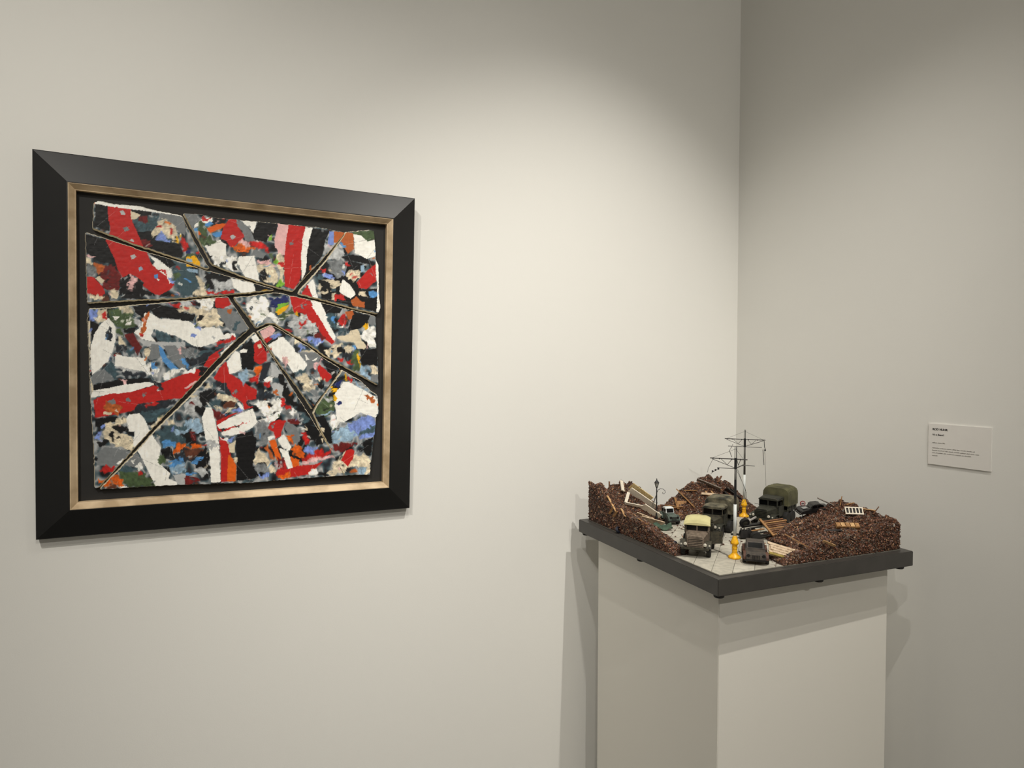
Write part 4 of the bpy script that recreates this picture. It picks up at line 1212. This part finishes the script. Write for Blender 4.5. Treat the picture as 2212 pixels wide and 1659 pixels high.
beam((.139, .468, .044), (.180, .450, .014), .022, .0025, WHITEW, 'house_front_board', 'white board fallen flat against the lantern foot', WG, 0.9)
beam((.098, .414, .026), (.152, .392, .010), .020, .0022, CREAM, 'house_front_board', 'cream wall board lying on the inner slope of the bank', WG, 0.8)
beam((.188, .468, .020), (.212, .455, .012), .010, .004, WHITEW, 'house_front_board', 'short white block just behind the lantern foot', WG, 0.6)
beam((.110, .452, .030), (.150, .436, .014), .010, .002, CREAM, 'house_front_board', 'cream sliver of wall under the white batten', WG, 0.7)
timbers('loose timbers on the mound behind the trucks', (
    ((.300, .536, .066), (.306, .464, .028), .0075, W1, .5, 'long brown tan beam slanting down the mound behind the trucks'),
    ((.252, .523, .024), (.275, .496, .024), .0100, W1, .8, 'broad tan board at the left foot of the mound behind the trucks'),
    ((.289, .530, .044), (.268, .485, .022), .0075, W1, .5, 'tan plank leaning against the tan plywood panel'),
    ((.315, .522, .064), (.338, .494, .067), .0050, W1, .4, 'tan plank lying level below the wide grey board'),
    ((.362, .488, .064), (.363, .472, .052), .0050, W0, .3, 'first pale stud standing on the cream ledge block'),
    ((.379, .483, .064), (.380, .466, .052), .0050, W0, .3, 'second pale stud standing on the cream ledge block'),
    ((.240, .498, .023), (.282, .484, .027), .0060, W1, .6, 'thin tan batten across the foot of the tan plywood panel'),
    ((.412, .495, .086), (.442, .518, .098), .0060, W2, .4, 'brown plank end jutting from the crest of the mound'),
    ((.232, .478, .011), (.264, .462, .011), .0060, W1, .6, 'flat tan plank on the street at the foot of the mound')))
CHARRED = 'charred timbers on the mound behind the trucks'
for p0, p1, lab in (((.430, .486, .066), (.470, .470, .034), 'charred black board highest on the slope beside the rear tram pole'), ((.448, .492, .062), (.486, .480, .026), 'charred black board on the far edge of the mound by the rear tram pole'), ((.440, .474, .046), (.478, .458, .014), 'charred black board ending at the foot of the rear tram pole'), ((.415, .478, .060), (.440, .455, .026), 'charred black board beside the half buried pale crate')):
    beam(p0, p1, .018, .004, BLACKG, 'charred_board', lab, CHARRED, 0.7)
beam((.356, .518, .094), (.404, .474, .070), .013, .003, W3, 'plank', 'wide grey board across the top of the mound behind the trucks', None, 0.6)
beam((.344, .484, .058), (.393, .466, .053), .012, .006, CREAM, 'masonry_block', 'cream broken ledge block high on the mound behind the trucks', None, 0.3)['category'] = 'block'
beam((.358, .459, .042), (.388, .452, .041), .014, .009, WOOD[0], 'crate', 'pale wooden crate half buried in the mound behind the trucks', None, 0.3)['category'] = 'crate'
o = MB().box((0, 0, 0.016), (0.034, 0.003, 0.030)).build('plywood_panel', W1); o.matrix_world = TM @ Matrix.Translation((.288, .490, .012)) @ Matrix.Rotation(-0.4, 4, 'Z') @ Matrix.Rotation(-0.35, 4, 'X')
tag(o, 'tan plywood wall panel leaning on the mound behind the trucks', 'panel')
timbers('loose timbers on the broad right heap', (
    ((.300, .128, .030), (.246, .0155, .036), .0060, W1, .5, 'long tan plank sloping down beside the fallen cream wall fragment'),
    ((.290, .0140, .044), (.324, .0140, .030), .0050, W0, .9, 'short yellow tan splinter on the cut face of the broad heap'),
    ((.438, .168, .098), (.460, .138, .083), .0050, W3, .5, 'grey plank propped beside the burnt black car'),
    ((.472, .132, .080), (.476, .130, .106), .0030, W1, .3, 'thin upright tan stick on the crest of the broad heap'),
    ((.474, .116, .088), (.492, .110, .092), .0080, W1, .5, 'tan plank stub on the crest above the white grate'),
    ((.490, .087, .083), (.518, .073, .079), .0050, W0, .5, 'pale plank beside the right end of the white grate'),
    ((.507, .070, .072), (.518, .064, .090), .0050, W2, .5, 'brown plank end sticking up near the end of the broad heap'),
    ((.345, .058, .052), (.372, .038, .054), .0060, BLACKG, .5, 'dark charred plank left of the tan slatted crate')))
# white grate and tan slatted crate on the heap
t = on_tray('window_grate', .460, .082, .083, -30, tiltx=58)
tag(t, 'white slatted window grate lying on the broad rubble heap', 'grate')
for y in (-0.0075, 0.0075): MB().box((0, y, 0), (0.040, 0.003, 0.002)).build('grate_rail', WHITEW, t)
for k in range(6): MB().box((-0.0185 + k * 0.0074, 0, 0), (0.0026, 0.015, 0.0018)).build('grate_bar', WHITEW, t)
MB().box((0, 0, -0.002), (0.038, 0.014, 0.001)).build('grate_backing', BLACKG, t)
t = on_tray('slatted_crate', .402, .050, .060, -30, tiltx=30)
tag(t, 'tan slatted crate half buried in the face of the broad rubble heap', 'crate')
for k in range(5): MB().box((-0.020 + k * 0.010, 0, 0), (0.0085, 0.012, 0.008)).build('crate_slat', W0 if k % 2 else W1, t)
for y in (-0.0064, 0.0064): MB().box((0, y, 0.001), (0.050, 0.0012, 0.004)).build('crate_rail', W1, t)

# ------------------------------------------------------------------ wrecks
def car(t, paint, trim, L=0.105, Wd=0.044, wheels=True, roof=None, hw=0.75):
    f = L / 2
    prof = [(-f, 0.010), (-f, 0.019), (-f * 0.93, 0.0245), (-f * 0.55, 0.0265), (f * 0.28, 0.0265), (f * 0.78, 0.0245), (f * 0.97, 0.0200), (f, 0.0110), (f * 0.8, 0.0085), (-f * 0.8, 0.0085)]
    MB().prism(prof, -Wd * 0.40, Wd * 0.40).build('car_body', paint, t, bevel=0.0012)
    cab = [(-f * 0.62, 0.026), (-f * 0.50, 0.0360), (-f * 0.36, 0.0405), (f * 0.02, 0.0410), (f * 0.12, 0.0390), (f * 0.27, 0.026)]
    MB().prism(cab, -Wd * 0.36, Wd * 0.36).build('cabin', roof or paint, t, bevel=0.001)
    g = MB()
    for s in (-1, 1):
        g.box((-f * 0.36, s * Wd * 0.365, 0.0325), (f * 0.34, 0.0008, 0.0085)); g.box((f * 0.04, s * Wd * 0.365, 0.0325), (f * 0.26, 0.0008, 0.0085))
    g.build('side_window', GLASS_D, t)
    MB().box((0, 0, 0), (0.0008, Wd * 0.58, 0.0105), Matrix.Translation((f * 0.205, 0, 0.0330)) @ Matrix.Rotation(-0.42, 4, 'Y')).build('windscreen', GLASS_D, t)
    for s in (-1, 1):
        for x in (f * 0.62, -f * 0.60):
            pts = [(x + 0.0155 * math.cos(a), 0.0105 + 0.0145 * math.sin(a)) for a in [PI * k / 8 for k in range(9)]]
            MB().prism(pts, s * Wd * 0.37, s * Wd * 0.50).build('fender', trim, t, bevel=0.0008)
            if wheels: wheel(t, x, s * Wd * 0.46, 0.0098, 0.0065)
        MB().lathe([(0.0012, -0.003), (0.0034, -0.001), (0.0034, 0.0)], 12, Matrix.Translation((f * 0.985, s * Wd * 0.30, 0.0195)) @ Matrix.Rotation(PI / 2, 4, 'Y')).build('headlamp', BLACKG, t)
    for k in range(5): MB().box((f * 0.985, (k - 2) * 0.0030, 0.0165), (0.0015, 0.0014, 0.0095)).build('grille_bar', BLACKG, t)
    MB().box((f + 0.0015, 0, 0.0105), (0.0022, Wd * 0.9, 0.003)).build('bumper', BLACKG, t)
    return t
t = on_tray('wrecked_car', .163, .078, GZ, 230)
tag(t, 'rusty grey brown wrecked car facing out beside the front tram pole', 'model car')
car(t, RUST, RUSTB, 0.098, 0.050)
t = on_tray('wrecked_car', .200, .436, GZ, 258)
tag(t, 'small pale teal car with white roof behind the yellow-roofed truck', 'model car')
car(t, TEAL, TEAL, 0.072, 0.032, True, WHITEP)
# burnt out car bonnet perched on the heap, with its round sign
t = on_tray('burnt_car_wreck', .430, .172, .062, 158, tilty=7, tiltx=-8)
tag(t, 'burnt black car wreck perched on the crest of the broad rubble heap', 'model car')
car(t, BLACKG, BLACKG, 0.074, 0.036, False); t.scale = (1, 1, 0.62)
MB().box((0.022, 0.002, 0.0275), (0.012, 0.012, 0.001)).build('chrome_trim', mt('bright_chrome', (210, 212, 214), 0.12, metal=0.9), t)
t = on_tray('round_road_sign', .430, .205, .066, -22)
tag(t, 'round red and white road sign standing behind the burnt black car', 'sign')
MB().tube([(0, 0, -0.02), (0, 0, 0.010)], 0.0010, 8).build('sign_post', STEEL, t)
MB().lathe([(0.0068, -0.0006), (0.0068, 0.0006)], 24, Matrix.Translation((0, 0, 0.013)) @ Matrix.Rotation(PI / 2, 4, 'X')).build('sign_disc', mt('sign_red', (150, 60, 60), 0.5), t)
MB().lathe([(0.0048, 0.0006), (0.0048, 0.0010)], 24, Matrix.Translation((0, 0, 0.013)) @ Matrix.Rotation(PI / 2, 4, 'X')).build('sign_face', mt('sign_white', (205, 190, 186), 0.5), t)
MB().box((0, -0.0012, 0.013), (0.0066, 0.0006, 0.0022)).build('sign_bar', mt('sign_dark', (60, 50, 52), 0.5), t)
# shattered lorry bed with slats
t = on_tray('wrecked_truck_bed', .330, .214, GZ + 0.016, -14, tiltx=24, tilty=-6)
tag(t, 'smashed stake truck bed of dark slats between the two army trucks and rubble', 'wreckage')
for y in (-0.024, 0.024): MB().box((0, y, 0.004), (0.115, 0.005, 0.006)).build('bed_rail', CHASSIS, t)
for k in range(8): MB().box((0.024 + random.uniform(-.003, .003), -0.026 + k * 0.0072, 0.0085), (0.060, 0.0042, 0.0022)).build('bed_slat', W2 if k % 3 else W1, t)
for k in range(5): MB().box((-0.035 + random.uniform(-.003, .003), -0.022 + k * 0.010, 0.0085), (0.040, 0.003, 0.0022)).build('bed_slat', CHASSIS if k != 2 else W1, t)
MB().box((-0.006, 0, 0.0110), (0.0055, 0.066, 0.003)).build('cross_plank', W1, t)
for x, y in ((-0.050, 0.026), (-0.050, -0.026)):
    w_ = wheel(t, x, y, 0.0125, 0.008)
beam((.275, .252, .024), (.335, .262, .040), .004, .003, mt('pale_steel_tube', (176, 170, 166), 0.4), 'steel_bar', 'pale steel bar lying across the smashed truck bed')['category'] = 'bar'
t = on_tray('engine_wreck', .268, .222, GZ, 150)
tag(t, 'burnt dark engine and axle wreck lying behind the front tram pole', 'wreckage')
MB().box((0, 0, 0.012), (0.032, 0.020, 0.018), taper=(0.8, 0.7)).build('engine_block', BLACKG, t, bevel=0.001)
for k in range(4): MB().lathe([(0.0022, 0), (0.0022, 0.006), (0.0010, 0.007)], 8, Matrix.Translation((-0.010 + k * 0.007, 0, 0.019))).build('cylinder_cap', STEEL, t)
MB().tube([(-0.020, -0.022, 0.009), (-0.020, 0.022, 0.009)], 0.0020, 8).build('axle', CHASSIS, t)
for s in (-1, 1): wheel(t, -0.020, s * 0.022, 0.011, 0.007)
MB().box((0.020, 0, 0.010), (0.030, 0.004, 0.004)).build('chassis_rail', CHASSIS, t)
# fallen wall of cream courses
t = on_tray('fallen_wall_fragment', .212, .050, GZ + 0.016, -26, tiltx=48, tilty=16)
tag(t, 'fallen cream wall fragment of stacked courses at the foot of the broad heap', 'wall fragment')
MB().box((0, 0, 0.0015), (0.060, 0.028, 0.003)).build('wall_backing', CREAM, t)
for k in range(5):
    L_ = 0.062 - 0.005 * ((k * 3) % 4); MB().box((0.002 * (k % 2) - 0.003 * k / 4, -0.0115 + k * 0.0058, 0.0040), (L_, 0.0050, 0.0028)).build('wall_course', CREAM if k != 0 else mt('mustard_plaster', (160, 140, 70), 0.8), t)
# tyres, tarpaulin and a steel helmet sized drum
def tyre(u, v, z, tx, label, mat=TYRE, r=0.0085):
    o = MB().lathe([(r * .55, -.003), (r * .9, -.003), (r, -.0015), (r, .0015), (r * .9, .003), (r * .55, .003), (r * .5, 0), (r * .55, -.003)], 20).build('loose_tyre', mat)
    o.matrix_world = TM @ Matrix.Translation((u, v, z)) @ Matrix.Rotation(math.radians(tx), 4, 'X') @ Matrix.Rotation(0.5, 4, 'Y')
    return tag(o, label, 'tyre')
tyre(.0165, .392, .009, 62, 'loose blue black tyre at the foot of the bank near the tray rim', BLUEB)
tyre(.050, .205, .013, 70, 'loose blue black tyre beside the wheels of the yellow-roofed truck', BLUEB, .0095)
n = 9; m = MB()
vs = [(-0.024 + 0.048 * i / n, -0.012 + 0.024 * j / n, 0.006 + 0.005 * math.sin(i * 0.9) * math.cos(j * 0.7) + 0.006 * (j / n)) for i in range(n + 1) for j in range(n + 1)]
vs += [(x, y, z - 0.001) for x, y, z in vs]
q = (n + 1) ** 2
fs = []
for i in range(n):
    for j in range(n):
        a = i * (n + 1) + j
        fs += [(a, a + n + 1, a + n + 2, a + 1), (a + q, a + 1 + q, a + n + 2 + q, a + n + 1 + q)]
for i in range(n):
    for (a, b) in ((i, i + 1), (n * (n + 1) + i + 1, n * (n + 1) + i), ((i + 1) * (n + 1), i * (n + 1)), (i * (n + 1) + n, (i + 1) * (n + 1) + n)): fs.append((a, b, b + q, a + q))
o = m.add(vs, fs).build('tarpaulin', GREENT, None, smooth=True); o.matrix_world = TM @ Matrix.Translation((.135, .372, GZ)) @ Matrix.Rotation(-0.45, 4, 'Z')
tag(o, 'crumpled green tarpaulin spread beside the lantern foot', 'tarpaulin')
